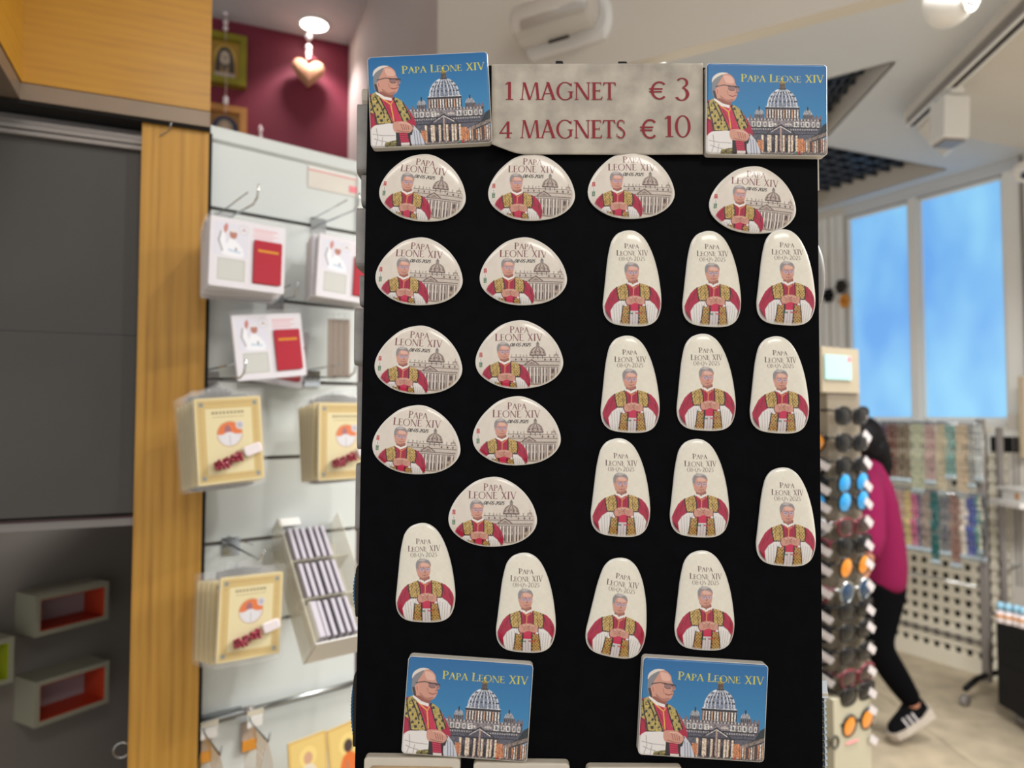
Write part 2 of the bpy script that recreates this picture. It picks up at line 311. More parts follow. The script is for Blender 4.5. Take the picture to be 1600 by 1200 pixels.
    for x in (48, 53.8, 59, 65, 71.6): c.rect(x, 69, x + 1.6, 75.6, hx(16, 16, 24)); c.rect(x, 63.4, x + 1.6, 66.5, hx(96, 80, 86))
    c.poly([(60.2, 77), (60.6, 55.4), (61.2, 54.2), (61.8, 55.4), (62.2, 77)], hx(186, 156, 140))
    # flanking houses, trees, square
    c.rect(42, 66, 46.4, 78, org); c.rect(75, 64.5, 80, 78, org)
    for k in range(11): c.rect(80.4 + 1.75 * k, 66 - k * .5, 81.5 + 1.75 * k, 77, (org, lt, hx(200, 160, 130), hx(90, 70, 66))[k % 4]); c.rect(81.5 + 1.75 * k, 68 - k * .4, 82.1 + 1.75 * k, 76, dk)
    c.poly([(84, 64.5), (92, 60), (96, 52.5), (100, 50), (100, 62), (88, 67)], hx(34, 44, 48)); c.poly([(80, 66), (100, 58), (100, 61), (82, 68)], hx(160, 140, 130), .7)
    c.rect(40, 76, 100, 78, hx(140, 132, 128)); c.rect(46, 75.6, 76, 76.4, hx(60, 58, 64))
    for k in range(30): c.rect(44 + 1.8 * k, 75 + (k * 7 % 3) * .4, 44.7 + 1.8 * k, 76.8, (dk, lt, hx(130, 60, 50))[k % 3], .8)
    c.rect(75, 76.2, 77.5, 77.6, hx(196, 30, 40)); c.rect(72.5, 76.2, 75, 77.6, hx(60, 130, 110)); c.text('PRINTED IN ITALY', 78, 77.4, 18, 1.3, hx(20, 20, 24))
    c.text('PAPA LEONE XIV', 28, 15.8, 69, 6.6, hx(206, 196, 62), .82)
    c.grain(30, 12, 100, 78, 1.5, 1.0, 5); c.grain(30, 47, 100, 78, 2.6, .7, 6)
    # ---- figure looking to the right
    S = c.smooth
    S([(0, 34), (4, 32), (8, 32), (20, 37), (28, 41), (34, 50), (38, 60), (34, 66), (20, 62), (0, 70), (-2, 50)], RED)
    c.poly([(8, 34), (20, 38), (28, 58), (18, 58)], RED_L); c.line([(13, 40), (22, 58)], .9, RED_D, .7)
    S([(7, 31), (2, 33), (-2, 38), (-2, 46), (3.5, 50), (6, 58.5), (18.6, 58.6), (13.5, 46), (10, 38)], brocade(7, hx(176, 156, 92), hx(44, 40, 28), hx(206, 180, 80), .9))
    S([(20, 36.5), (25, 38), (29, 42), (33.5, 54), (27.6, 57.5), (23.5, 48)], brocade(8, hx(176, 156, 92), hx(44, 40, 28), hx(206, 180, 80), .9))
    for p in ([(7.6, 32), (10, 38), (14, 47), (18.8, 59)], [(1, 34), (3, 46), (4.4, 50), (6, 59)], [(20, 36.6), (24, 48), (27.8, 58)], [(28, 41), (31, 48), (33.8, 55)], [(5, 34), (9, 42), (12, 50)], [(6, 58.8), (18.8, 58.8)]): c.line(p, 1, INK)
    c.grain(0, 30, 34, 79, 1.3, .25, 11); c.rect(-1, 49, 4, 58, RED); c.line([(0, 48), (4, 52), (5, 60)], .8, RED_D)
    c.line([(9, 35), (17.8, 42), (19.8, 56)], 1.0, hx(226, 170, 70)); c.line([(19.6, 39), (18, 42)], .8, hx(226, 170, 70))
    # neck, collar, head
    c.poly([(6.2, 27), (6.8, 32), (14, 36), (19.6, 37), (20.5, 33), (12, 28)], SKIN_D); c.poly([(5.8, 30.2), (13, 35), (19, 36.6), (18.6, 39), (12, 37.2), (5.6, 32)], hx(238, 232, 228))
    S([(4.4, 19), (6, 12), (11.5, 9), (18, 9.4), (22.3, 13.2), (23.6, 18.2), (26.6, 23.4), (24.8, 24.8), (25, 27.6), (22.6, 32.2), (17.6, 33.8), (11, 30.6), (6.5, 30)], SKIN)
    S([(4.2, 20), (4.8, 14), (9, 10), (13, 10.2), (11.5, 14), (9, 18.5), (8.4, 22), (7.2, 27), (8, 31.5), (5.6, 30), (4.2, 25)], hx(132, 130, 134)); c.poly([(4.6, 24), (7, 24), (8.4, 31.6), (6, 30)], hx(60, 52, 54))
    S([(4, 17), (5, 12), (10.4, 8.4), (17.2, 8.6), (12, 10.2), (6.6, 13.6)], hx(226, 216, 206)); S([(14, 11), (20, 12), (22, 17), (16, 17)], SKIN_L, .8)
    S([(7, 22.6), (9.2, 21.6), (10, 24.6), (8.6, 28), (7.2, 26)], hx(222, 154, 134)); c.line([(8.4, 23), (8.8, 26.5)], .5, SKIN_D)
    c.line([(7.4, 20.4), (14, 19), (19.6, 19.8)], .8, hx(66, 50, 56)); c.ell(20.4, 21.6, 3.1, 2.1, hx(120, 90, 98), .75); c.ell(25.2, 22, 1.5, 2, hx(120, 90, 98), .7)
    c.line([(17.4, 19.9), (23.4, 20), (26.6, 20.8)], .9, hx(50, 38, 44)); c.line([(17.8, 22.6), (20, 23.8), (23, 23.4)], .5, hx(66, 50, 56)); c.line([(23.4, 21), (24.2, 21)], .7, hx(50, 38, 44))
    c.line([(24.2, 24), (24.8, 25.6), (23.2, 25.8)], .6, SKIN_D); c.line([(18.6, 28), (21.4, 28.8), (24.2, 27.6)], .8, hx(150, 70, 66)); S([(11, 28), (16, 31.6), (22.6, 31), (19, 34), (13, 32.6)], SKIN_D, .6); c.line([(16.6, 24), (17.6, 27.6)], .6, SKIN_D, .6)
    # sleeves, stole end, hands
    S([(3.2, 60), (10, 58.8), (19.6, 59), (21, 66), (21, 73), (14, 74.4), (11.6, 79), (-1, 79), (-1, 66)], LINEN)
    for p in ([(2, 67), (10, 68.6), (20, 69)], [(3, 71), (8, 73), (13, 74)], [(5, 62), (6, 70), (4, 77)], [(10, 70), (9, 77)]): c.line(p, .6, LINEN_D)
    c.poly([(12, 74.6), (21, 73), (21, 79), (11, 79)], brocade(9, hx(120, 110, 60), hx(34, 36, 26), hx(170, 150, 70)))
    c.poly([(21, 64), (33, 64), (36, 79), (21, 79)], INK); c.poly([(23.6, 66), (30.4, 66), (31.6, 76), (25, 76)], RED_L); c.poly([(25, 75.5), (32, 75.5), (32, 79), (25, 79)], hx(226, 214, 210))
    for k in range(5): c.line([(24 + k * .4, 67 + 2 * k), (30.6, 68 + 1.8 * k)], .6, hx(110, 10, 30))
    S([(34.6, 61), (39, 64.6), (42.2, 70), (44, 79), (35, 79), (33, 72)], hx(204, 204, 212))
    for k in range(3): c.line([(36 + 2.2 * k, 65 + k), (37 + 2.3 * k, 78)], .7, hx(128, 138, 160))
    c.poly([(33, 60), (36, 61.6), (34.4, 69), (31.4, 70)], INK)
    S([(19, 58.2), (24, 57), (29.6, 57.4), (34, 60.4), (35.2, 63.4), (32.6, 67), (27, 66.8), (20, 65.6)], SKIN)
    for k in range(4): c.line([(25.4 + 2 * k, 59.4 + .6 * k), (27 + 1.6 * k, 64.6)], .55, SKIN_D)
    c.line([(24, 58.4), (30, 58.6), (33.4, 61)], .7, SKIN_L); c.line([(22, 64.8), (28, 66.2), (32, 66.4)], .6, SKIN_D)
    return c
# ---------------------------------------------------------------- from the photograph's pixels to places in the room
def ray(px, py):
    a, b = (px - 800) / FPX, (600 - py) / FPX
    c, s = math.cos(PITCH), math.sin(PITCH)
    return Vector((a, c - b * s, s + b * c))
def W(px, py, Y): r = ray(px, py); return Vector((0, 0, CAMZ)) + r * (Y / r.y)
def Wz(px, py, z): r = ray(px, py); return Vector((0, 0, CAMZ)) + r * ((z - CAMZ) / r.z)
class Frame:
    """A vertical plane with its own axes: u along it, d out of it towards the viewer, z up."""
    def __init__(s, x, y, th): s.o = Vector((x, y, 0)); s.th = math.radians(th); s.x = Vector((math.cos(s.th), math.sin(s.th), 0)); s.n = Vector((math.sin(s.th), -math.cos(s.th), 0))
    def pt(s, u, d, z): return s.o + s.x * u + s.n * d + Vector((0, 0, z))
    def hit(s, px, py, d=0):
        r = ray(px, py); C = Vector((0, 0, CAMZ)); t = ((s.o + s.n * d - C).dot(s.n)) / r.dot(s.n); p = C + r * t
        return (p - s.o).dot(s.x), p.z
    def at(s, px, py, d=0): u, z = s.hit(px, py, d); return s.pt(u, d, z)
BOARD_Y = .455
SLAT = Frame(-.4825, 1.12, 39.4)
JOIN = Frame(-.4757, 1.10, 23.5)
_p = W(110, 950, 1.5); DEEP = Frame(_p.x, _p.y, 60.4)
REDW = Frame(-.683, 2.92, 23.5)
COLM = Frame(-.1874, 1.778, -66.5)
BULK = Frame(-.1874, 1.778, -30.4)
WIN = Frame(2.607, 5.05, -61.4)

# ---------------------------------------------------------------- materials
def mat(name, col, rough=.5, metal=0, emit=None, es=0, alpha=1, trans=0, coat=0, noise=0, nscale=20, bump=0, spec=.5, ior=1.45, sss=0):
    m = bpy.data.materials.new(name); m.use_nodes = True; nt = m.node_tree; b = nt.nodes['Principled BSDF']; I = b.inputs
    I['Base Color'].default_value = (*col[:3], 1); I['Roughness'].default_value = rough; I['Metallic'].default_value = metal
    I['Alpha'].default_value = alpha; I['Transmission Weight'].default_value = trans; I['Coat Weight'].default_value = coat; I['Coat Roughness'].default_value = .12
    I['Specular IOR Level'].default_value = spec; I['IOR'].default_value = ior
    if emit: I['Emission Color'].default_value = (*emit, 1); I['Emission Strength'].default_value = es
    if noise or bump:
        tc = nt.nodes.new('ShaderNodeTexCoord'); n = nt.nodes.new('ShaderNodeTexNoise'); n.inputs['Scale'].default_value = nscale; n.inputs['Detail'].default_value = 5
        nt.links.new(tc.outputs['Object'], n.inputs['Vector'])
        if noise:
            r = nt.nodes.new('ShaderNodeValToRGB'); r.color_ramp.elements[0].position = .3; r.color_ramp.elements[1].position = .7
            r.color_ramp.elements[0].color = (*[c * (1 - noise) for c in col[:3]], 1); r.color_ramp.elements[1].color = (*[min(1, c * (1 + noise)) for c in col[:3]], 1)
            nt.links.new(n.outputs['Fac'], r.inputs['Fac']); nt.links.new(r.outputs['Color'], I['Base Color'])
        if bump:
            bp = nt.nodes.new('ShaderNodeBump'); bp.inputs['Strength'].default_value = bump; bp.inputs['Distance'].default_value = .002
            nt.links.new(n.outputs['Fac'], bp.inputs['Height']); nt.links.new(bp.outputs['Normal'], I['Normal'])
    return m
def wood_mat(name, c0, c1, c2, scale, rot=(0, 0, 0), rough=.35, coat=.3, dist=3.0, mixv=.35, bands='X', nz=6):
    """Figured veneer: stretched noise rings plus fine pores."""
    m = bpy.data.materials.new(name); m.use_nodes = True; nt = m.node_tree; b = nt.nodes['Principled BSDF']
    tc = nt.nodes.new('ShaderNodeTexCoord'); mp = nt.nodes.new('ShaderNodeMapping'); mp.inputs['Scale'].default_value = scale; mp.inputs['Rotation'].default_value = rot
    wv = nt.nodes.new('ShaderNodeTexWave'); wv.wave_type = 'BANDS'; wv.bands_direction = bands; wv.inputs['Scale'].default_value = 1; wv.inputs['Distortion'].default_value = dist; wv.inputs['Detail'].default_value = 3; wv.inputs['Detail Scale'].default_value = .6
    n = nt.nodes.new('ShaderNodeTexNoise'); n.inputs['Scale'].default_value = nz; n.inputs['Detail'].default_value = 6
    r = nt.nodes.new('ShaderNodeValToRGB'); e = r.color_ramp.elements; e[0].color = (*c0, 1); e[1].color = (*c2, 1); k = e.new(.45); k.color = (*c1, 1)
    mx = nt.nodes.new('ShaderNodeMix'); mx.data_type = 'FLOAT'; mx.inputs[0].default_value = mixv
    L = nt.links.new
    L(tc.outputs['Object'], mp.inputs['Vector']); L(mp.outputs['Vector'], wv.inputs['Vector']); L(mp.outputs['Vector'], n.inputs['Vector'])
    L(wv.outputs['Fac'], mx.inputs[2]); L(n.outputs['Fac'], mx.inputs[3]); L(mx.outputs[0], r.inputs['Fac']); L(r.outputs['Color'], b.inputs['Base Color'])
    b.inputs['Roughness'].default_value = rough; b.inputs['Coat Weight'].default_value = coat; b.inputs['Coat Roughness'].default_value = .15
    return m
def print_mat(name, rough=.3, coat=.4, gain=1.0):
    m = bpy.data.materials.new(name); m.use_nodes = True; nt = m.node_tree; b = nt.nodes['Principled BSDF']
    a = nt.nodes.new('ShaderNodeAttribute'); a.attribute_name = 'print'
    nt.links.new(a.outputs['Color'], b.inputs['Base Color'])
    b.inputs['Roughness'].default_value = rough; b.inputs['Coat Weight'].default_value = coat; b.inputs['Coat Roughness'].default_value = .1
    return m
M = dict(
    black=mat('black_powder_coat', hx(5, 5, 8), .5, noise=.3, nscale=90, bump=.04, spec=.06),
    black_plastic=mat('black_plastic', hx(10, 10, 12), .5, spec=.25), white_stone=mat('cast_white_stone', hx(226, 220, 210), .35, coat=.3, noise=.03),
    paper=mat('marbled_paper', hx(178, 169, 156), .7, noise=.26, nscale=55), ink=mat('dark_red_ink', hx(136, 20, 34), .6),
    stone_grey=mat('grey_side_stone', hx(150, 146, 142), .5, noise=.12, nscale=120), side_cream=mat('cream_ceramic', hx(206, 196, 180), .25, coat=.5, noise=.04, nscale=80),
    blue_cord=mat('blue_cord', hx(60, 110, 150), .4), steel=mat('brushed_steel', hx(170, 174, 176), .28, metal=1), chrome=mat('chrome', hx(210, 214, 216), .12, metal=1),
    silver=mat('silver_beads', hx(196, 210, 216), .2, metal=.8), alu=mat('bronze_aluminium', hx(128, 112, 96), .38, metal=.35, noise=.05),
    alu_grey=mat('grey_aluminium', hx(140, 134, 130), .35, metal=.3), dark_panel=mat('dark_grey_laminate', hx(70, 67, 64), .45, noise=.06, nscale=4),
    dark_wall=mat('grey_paint_alcove', hx(124, 118, 112), .6, noise=.04, nscale=3), gap=mat('black_gap', hx(20, 18, 16), .8),
    veneer=wood_mat('cherry_veneer', hx(152, 102, 8), hx(178, 126, 12), hx(190, 140, 22), (3, 3, 26), (0, math.radians(4), 0), dist=9, coat=.03, mixv=.8, bands='Z', nz=3.5),
    oak=wood_mat('oak_veneer', hx(132, 88, 26), hx(186, 136, 50), hx(204, 156, 70), (26, 26, 1.1), rough=.5, coat=.03, dist=9, mixv=.78, nz=5),
    slat=mat('white_laminate', hx(208, 213, 211), .35), slat_dark=mat('groove_shadow_grey', hx(96, 92, 86), .6), white=mat('white_plastic', hx(224, 222, 218), .4),
    card=mat('white_card', hx(226, 222, 226), .5), cream_card=mat('cream_card', hx(214, 198, 158), .5), kraft=mat('brown_card_edge', hx(168, 152, 138), .6),
    film=mat('clear_film', (1, 1, 1), .12, alpha=.06, spec=.6), acrylic=mat('clear_acrylic', hx(226, 220, 200), .1, alpha=.35, spec=.8),
    redbead=mat('garnet_beads', hx(150, 30, 56), .15, coat=.6), goldbead=mat('gold_chain', hx(200, 150, 70), .3, metal=.8), orange_pl=mat('orange_medal', hx(214, 140, 40), .4),
    redwall=mat('burgundy_paint', hx(112, 28, 50), .6), plaster=mat('warm_white_plaster', hx(208, 202, 192), .8, noise=.02, nscale=3), plaster_pink=mat('pinkish_plaster', hx(196, 184, 178), .7, noise=.02, nscale=3),
    ceil=mat('ceiling_paint', hx(204, 207, 210), .85, noise=.02, nscale=2), green_gold=mat('green_gold_frame', hx(136, 128, 32), .4, metal=.2, noise=.15), wood_frame=mat('light_wood_frame', hx(186, 130, 66), .5, noise=.1),
    straw=mat('woven_straw', hx(178, 132, 100), .9, noise=.35, nscale=160, bump=.6), thread=mat('nylon_thread', hx(200, 180, 170), .4), crystal=mat('crystal_bead', hx(236, 226, 228), .06, spec=1),
    lampglass=mat('lit_diffuser', (1, 1, 1), .4, emit=(1, .93, .84), es=14), clearlamp=mat('frosted_lamp_cover', hx(226, 220, 212), .12, alpha=.45, coat=.8),
    grid=mat('sheen_tinted_grid', hx(62, 70, 84), .3, metal=.3), plenum=mat('plenum_black', hx(6, 6, 8), .9),  # grid: bluish sheen of the black slats is mixed into the base colour
    frame_white=mat('window_frame_white', hx(232, 231, 226), .45), lattice=mat('cream_lattice', hx(234, 227, 208), .6), back_dark=mat('dark_backing', hx(46, 40, 34), .8),
    skin=mat('skin', hx(186, 130, 104), .5), hair=mat('black_hair', hx(10, 9, 12), .6, bump=.4, nscale=60, spec=.2), magenta=mat('magenta_jersey', hx(126, 2, 66), .9, noise=.05, nscale=12), legging=mat('black_leggings', hx(5, 5, 8), .9, spec=.1),
    shoe=mat('black_mesh_shoe', hx(9, 9, 12), .9, spec=.15), sole=mat('pale_sole', hx(190, 180, 168), .6), floor=mat('stone_tile', hx(184, 170, 146), .5, noise=.2, nscale=7, bump=.1), grout=mat('floor_joint', hx(128, 112, 90), .9),
    taupe=mat('taupe_panel', hx(132, 120, 102), .5), lens_dark=mat('dark_lens', hx(8, 9, 14), .15, spec=.3), lens_blue=mat('mirrored_blue_lens', hx(6, 160, 236), .15, metal=.3, coat=.8),
    lens_navy=mat('navy_lens', hx(24, 58, 88), .12), lens_orange=mat('mirrored_orange_lens', hx(240, 150, 20), .12, metal=.5, coat=.8), lens_brown=mat('brown_lens', hx(48, 28, 28), .12),
    gframe=mat('black_glasses_frame', hx(10, 10, 12), .3, spec=.3), gframe_red=mat('dark_red_frame', hx(110, 24, 44), .3), tag=mat('grey_price_tag', hx(214, 208, 210), .5),
    screen=mat('lit_poster', hx(160, 206, 202), .4, emit=hx(190, 236, 232), es=.05), pink=mat('pink_print', hx(232, 130, 140), .5),
    pr=print_mat('printed_magnet', .28, .5), prm=print_mat('printed_card', .35, .3),
)

# ---------------------------------------------------------------- mesh builders
class MB:
    def __init__(s): s.v = []; s.f = []
    def add(s, vs, fs): n = len(s.v); s.v += [Vector(v) for v in vs]; s.f += [tuple(i + n for i in f) for f in fs]; return s
    def box(s, x0, x1, y0, y1, z0, z1, mtx=None):
        vs = [Vector((x, y, z)) for z in (z0, z1) for y in (y0, y1) for x in (x0, x1)]
        if mtx: vs = [mtx @ v for v in vs]
        return s.add(vs, [(0, 2, 3, 1), (4, 5, 7, 6), (0, 1, 5, 4), (2, 6, 7, 3), (0, 4, 6, 2), (1, 3, 7, 5)])
    def fbox(s, F, u0, u1, d0, d1, z0, z1):
        vs = [F.pt(u, d, z) for z in (z0, z1) for d in (d1, d0) for u in (u0, u1)]
        return s.add(vs, [(0, 2, 3, 1), (4, 5, 7, 6), (0, 1, 5, 4), (2, 6, 7, 3), (0, 4, 6, 2), (1, 3, 7, 5)])
    def rbox(s, x0, x1, y0, y1, z0, z1, r, seg=4, mtx=None, soft=0):
        """Box with corners rounded in the XZ plane, front edge softened."""
        P = []
        for cx, cz, a in ((x1 - r, z1 - r, 0), (x0 + r, z1 - r, 90), (x0 + r, z0 + r, 180), (x1 - r, z0 + r, 270)):
            for k in range(seg + 1): t = math.radians(a + 90 * k / seg); P.append((cx + r * math.cos(t), cz + r * math.sin(t)))
        mx, mz = (x0 + x1) / 2, (z0 + z1) / 2; n = len(P); vs = []
        rows = [(y1, 0), (y0 + soft, 0)] + ([(y0 + soft * .3, soft * .3), (y0, soft)] if soft else [(y0, 0)])
        for y, i in rows:
            for x, z in P:
                l = math.hypot(x - mx, z - mz); vs.append((x - (x - mx) / l * i, y, z - (z - mz) / l * i))
        fs = []
        for k in range(len(rows) - 1):
            for j in range(n): fs.append((k * n + j, (k + 1) * n + j, (k + 1) * n + (j + 1) % n, k * n + (j + 1) % n))
        fs.append(tuple(range(n))); fs.append(tuple(reversed(range((len(rows) - 1) * n, len(rows) * n))))
        if mtx: vs = [mtx @ Vector(v) for v in vs]
        return s.add(vs, fs)
    def tube(s, pts, r, n=8, rs=None, cap=True):
        pts = [Vector(p) for p in pts]; rings = []; up = None
        for i, p in enumerate(pts):
            t = (pts[min(i + 1, len(pts) - 1)] - pts[max(i - 1, 0)]).normalized()
            if up is None: up = t.orthogonal().normalized()
            up = (up - t * up.dot(t)).normalized(); b = t.cross(up); rr = rs[i] if rs else r
            rings.append([p + (up * math.cos(2 * math.pi * k / n) + b * math.sin(2 * math.pi * k / n)) * rr for k in range(n)])
        vs = [v for g in rings for v in g]; fs = []
        for i in range(len(pts) - 1):
            for k in range(n): fs.append((i * n + k, i * n + (k + 1) % n, (i + 1) * n + (k + 1) % n, (i + 1) * n + k))
        if cap: fs += [tuple(reversed(range(n))), tuple(range((len(pts) - 1) * n, len(pts) * n))]
        return s.add(vs, fs)
    def ball(s, c, r, n=6, m=4, sc=(1, 1, 1)):
        c = Vector(c); vs = [c + Vector((0, 0, r * sc[2]))]
        for i in range(1, m):
            a = math.pi * i / m
            for k in range(n): b = 2 * math.pi * k / n; vs.append(c + Vector((r * math.sin(a) * math.cos(b) * sc[0], r * math.sin(a) * math.sin(b) * sc[1], r * math.cos(a) * sc[2])))
        vs.append(c - Vector((0, 0, r * sc[2]))); fs = [(0, 1 + k, 1 + (k + 1) % n) for k in range(n)]
        for i in range(m - 2):
            for k in range(n): a = 1 + i * n; fs.append((a + k, a + n + k, a + n + (k + 1) % n, a + (k + 1) % n))
        a = 1 + (m - 2) * n; fs += [(a + k, len(vs) - 1, a + (k + 1) % n) for k in range(n)]
        return s.add(vs, fs)
    def prism(s, P, y0, y1, mtx=None):
        """Outline P (x, z) extruded along y from y0 (front) to y1."""
        n = len(P); vs = [Vector((x, y, z)) for y in (y0, y1) for x, z in P]
        if mtx: vs = [mtx @ v for v in vs]
        return s.add(vs, [tuple(range(n)), tuple(reversed(range(n, 2 * n)))] + [(k, k + n, (k + 1) % n + n, (k + 1) % n) for k in range(n)])
    def lathe(s, prof, n=24, c=(0, 0, 0)):
        c = Vector(c); vs = []; fs = []
        for r, z in prof:
            for k in range(n): a = 2 * math.pi * k / n; vs.append(c + Vector((r * math.cos(a), r * math.sin(a), z)))
        for i in range(len(prof) - 1):
            for k in range(n): fs.append((i * n + k, i * n + (k + 1) % n, (i + 1) * n + (k + 1) % n, (i + 1) * n + k))
        return s.add(vs, fs + [tuple(reversed(range(n))), tuple(range((len(prof) - 1) * n, len(prof) * n))])
    def mesh(s, name, m, smooth=False, off=None):
        me = bpy.data.meshes.new(name); me.from_pydata([v - off if off else v for v in s.v], [], s.f)
        bm = bmesh.new(); bm.from_mesh(me); bmesh.ops.recalc_face_normals(bm, faces=bm.faces); bm.to_mesh(me); bm.free()
        me.materials.append(m)
        if smooth: me.polygons.foreach_set('use_smooth', [True] * len(me.polygons))
        return me
    def obj(s, name, m, parent=None, smooth=False):
        """World-space vertices; a parented part is stored about its parent's place."""
        off = None
        if parent is not None:
            off = Vector(parent['_o']) if '_o' in parent else None
        o = bpy.data.objects.new(name, s.mesh(name, m, smooth, off)); COL.objects.link(o)
        if parent is not None: o.parent = parent; o['_o'] = tuple(off) if off else (0, 0, 0)
        return o
def tag(o, label, cat, group=None):
    o['label'] = label; o['category'] = cat
    if group: o['group'] = group
    return o
def thing(name, label, cat, loc=(0, 0, 0), group=None, rot=(0, 0, 0), local=False):
    o = bpy.data.objects.new(name, None); COL.objects.link(o); o.location = loc; o.rotation_euler = rot; o.empty_display_size = .02
    o['_o'] = (0, 0, 0) if local else tuple(loc)
    return tag(o, label, cat, group)
def st(o): o['kind'] = 'structure'; return o
def stuff(o): o['kind'] = 'stuff'; return o
def copy_tree(o, parent=None):
    c = o.copy(); COL.objects.link(c)
    if parent is not None: c.parent = parent
    for ch in list(o.children): copy_tree(ch, c)
    return c
def grid_print(name, cv, w, h, nx, ny, parent, m, zf=None, y=0.0, du=None, r=0.0, soft=0.0):
    """Print of canvas cv on a w x h face in the XZ plane (facing -Y), as coloured mesh points."""
    U, V = np.meshgrid(np.linspace(0, 1, nx), np.linspace(0, 1, ny))
    X = (U - .5) * w; Z = (.5 - V) * h; Y = np.full_like(X, y)
    if r:
        ax, az = np.abs(X), np.abs(Z); ex, ez = w / 2 - r, h / 2 - r
        cx, cz = ax - ex, az - ez; L = np.hypot(cx, cz); k = (cx > 0) & (cz > 0) & (L > r)
        ax = np.where(k, ex + cx * r / np.maximum(L, 1e-9), ax); az = np.where(k, ez + cz * r / np.maximum(L, 1e-9), az)
        X = np.sign(X) * ax; Z = np.sign(Z) * az
        cx, cz = np.maximum(ax - ex, 0), np.maximum(az - ez, 0)
        dd = np.where((cx > 0) & (cz > 0), r - np.hypot(cx, cz), np.minimum(w / 2 - ax, h / 2 - az))
        q = np.clip(1 - dd / soft, 0, 1) if soft else 0 * dd
        Y = Y + soft * (1 - np.sqrt(np.clip(1 - q * q, 0, 1)))
    co = np.stack([X, Y, Z], -1).reshape(-1, 3)
    i = np.arange(ny - 1)[:, None] * nx + np.arange(nx - 1)[None]
    f = np.stack([i, i + nx, i + nx + 1, i + 1], -1).reshape(-1, 4)
    me = bpy.data.meshes.new(name); me.vertices.add(len(co)); me.vertices.foreach_set('co', co.astype(np.float32).ravel())
    me.loops.add(f.size); me.loops.foreach_set('vertex_index', f.ravel().astype(np.int32)); me.polygons.add(len(f)); me.polygons.foreach_set('loop_start', np.arange(0, f.size, 4, dtype=np.int32))
    me.update(); me.validate()
    paint_pts(me, cv.sample((X / w + .5) * cv.W, (.5 - Z / h) * cv.H).reshape(-1, 3), m)
    o = bpy.data.objects.new(name, me); COL.objects.link(o); o.parent = parent
    return o
def paint_pts(me, c, m):
    a = me.color_attributes.new('print', 'FLOAT_COLOR', 'POINT')
    a.data.foreach_set('color', np.concatenate([c, np.ones((len(c), 1))], 1).astype(np.float32).ravel())
    me.materials.append(m); me.polygons.foreach_set('use_smooth', [True] * len(me.polygons))
def rough_print(seed_fn): return seed_fn
# ================================================================ THE ROOM
H = 3.15
# floor: joint bed with stone tiles proud of it
fl = MB().box(-3.2, 5.2, -2.2, 7.5, -.06, -.004).obj('floor', M['grout']); st(fl)
tile_me = {}
for i in range(-1, 7):
    for j in range(-1, 8):
        a = random.uniform(-.0006, .0006); x, y = .35 + .7 * i, .2 + .8 * j
        o = bpy.data.objects.new('floor_tile', tile_me.get(i % 2) or tile_me.setdefault(i % 2, MB().rbox(-.348, .348, -.01, 0, -.398, .398, .004, 1, Matrix.Rotation(-math.pi / 2, 4, 'X')).mesh('floor_tile', M['floor'])))
        COL.objects.link(o); o.location = (x, y, a - .0005); o.parent = fl
# ceiling with two recessed openings
OP1 = [Wz(1397, 97, H), Wz(1290, 214, H), Wz(1238, 205, H), Wz(1238, 139, H)]
c2 = Wz(1478, 265, H); uu, vv = Vector((-.925, -.38, 0)), Vector((-.47, .88, 0))
OP2 = [c2, c2 + uu * 1.9, c2 + uu * 1.9 + vv * .95, c2 + vv * .95]
outer = [Vector((-3.2, -2.2, H)), Vector((5.2, -2.2, H)), Vector((5.2, 7.5, H)), Vector((-3.2, 7.5, H))]
loops = [outer, OP1, OP2]; flat = [p for l in loops for p in l]
ce = MB().add(flat, tessellate_polygon(loops)).obj('ceiling', M['ceil']); st(ce)
def opening(P, n1, n2, bw):
    for a, b in zip(P, P[1:] + P[:1]):
        d = (b - a).normalized(); nn = Vector((d.y, -d.x, 0)); mid = sum(P, Vector()) / 4
        if nn.dot(mid - a) > 0: nn = -nn
        MB().add([a, b, b + nn * .01, a + nn * .01] + [q + Vector((0, 0, .16)) for q in (a, b, b + nn * .01, a + nn * .01)], [(0, 1, 5, 4), (2, 3, 7, 6), (0, 3, 2, 1), (4, 5, 6, 7), (1, 2, 6, 5), (3, 0, 4, 7)]).obj('opening_reveal', M['plaster'], ce)
    up = Vector((0, 0, .62)); q = [p + up for p in P]; w = [p + Vector((0, 0, .16)) for p in P]
    MB().add(w + q, [(4, 5, 6, 7)] + [(k, (k + 1) % 4, (k + 1) % 4 + 4, k + 4) for k in range(4)]).obj('plenum_box', M['plenum'], ce)
    g0, g1, z = P[0], P[1], .10
    for n, a, b, c, e in ((n1, P[0], P[1], P[3], P[2]), (n2, P[0], P[3], P[1], P[2])):
        for k in range(1, n):
            t = k / n; p, r = a.lerp(b, t), c.lerp(e, t); d = (r - p).normalized(); s = Vector((-d.y, d.x, 0)) * bw / 2
            MB().add([v + Vector((0, 0, zz)) for zz in (z, z + .045) for v in (p - s, r - s, r + s, p + s)], [(0, 3, 2, 1), (4, 5, 6, 7), (0, 1, 5, 4), (1, 2, 6, 5), (2, 3, 7, 6), (3, 0, 4, 7)]).obj('grid_slat', M['grid'], ce)
opening(OP1, 8, 8, .012); opening(OP2, 14, 10, .014)
# soffit slab over the right of the shop
P = [Wz(1412, 190, H - .05), Wz(1507, 215, H - .05), Wz(1690, 250, H - .05), Vector((4.2, 1.4, H - .05)), Vector((1.75, 1.9, H - .05))]
st(MB().add([p for p in P] + [p + Vector((0, 0, .06)) for p in P], [tuple(range(5)), tuple(range(9, 4, -1))] + [(k, (k + 1) % 5, (k + 1) % 5 + 5, k + 5) for k in range(5)]).obj('trim_1', M['plaster']))
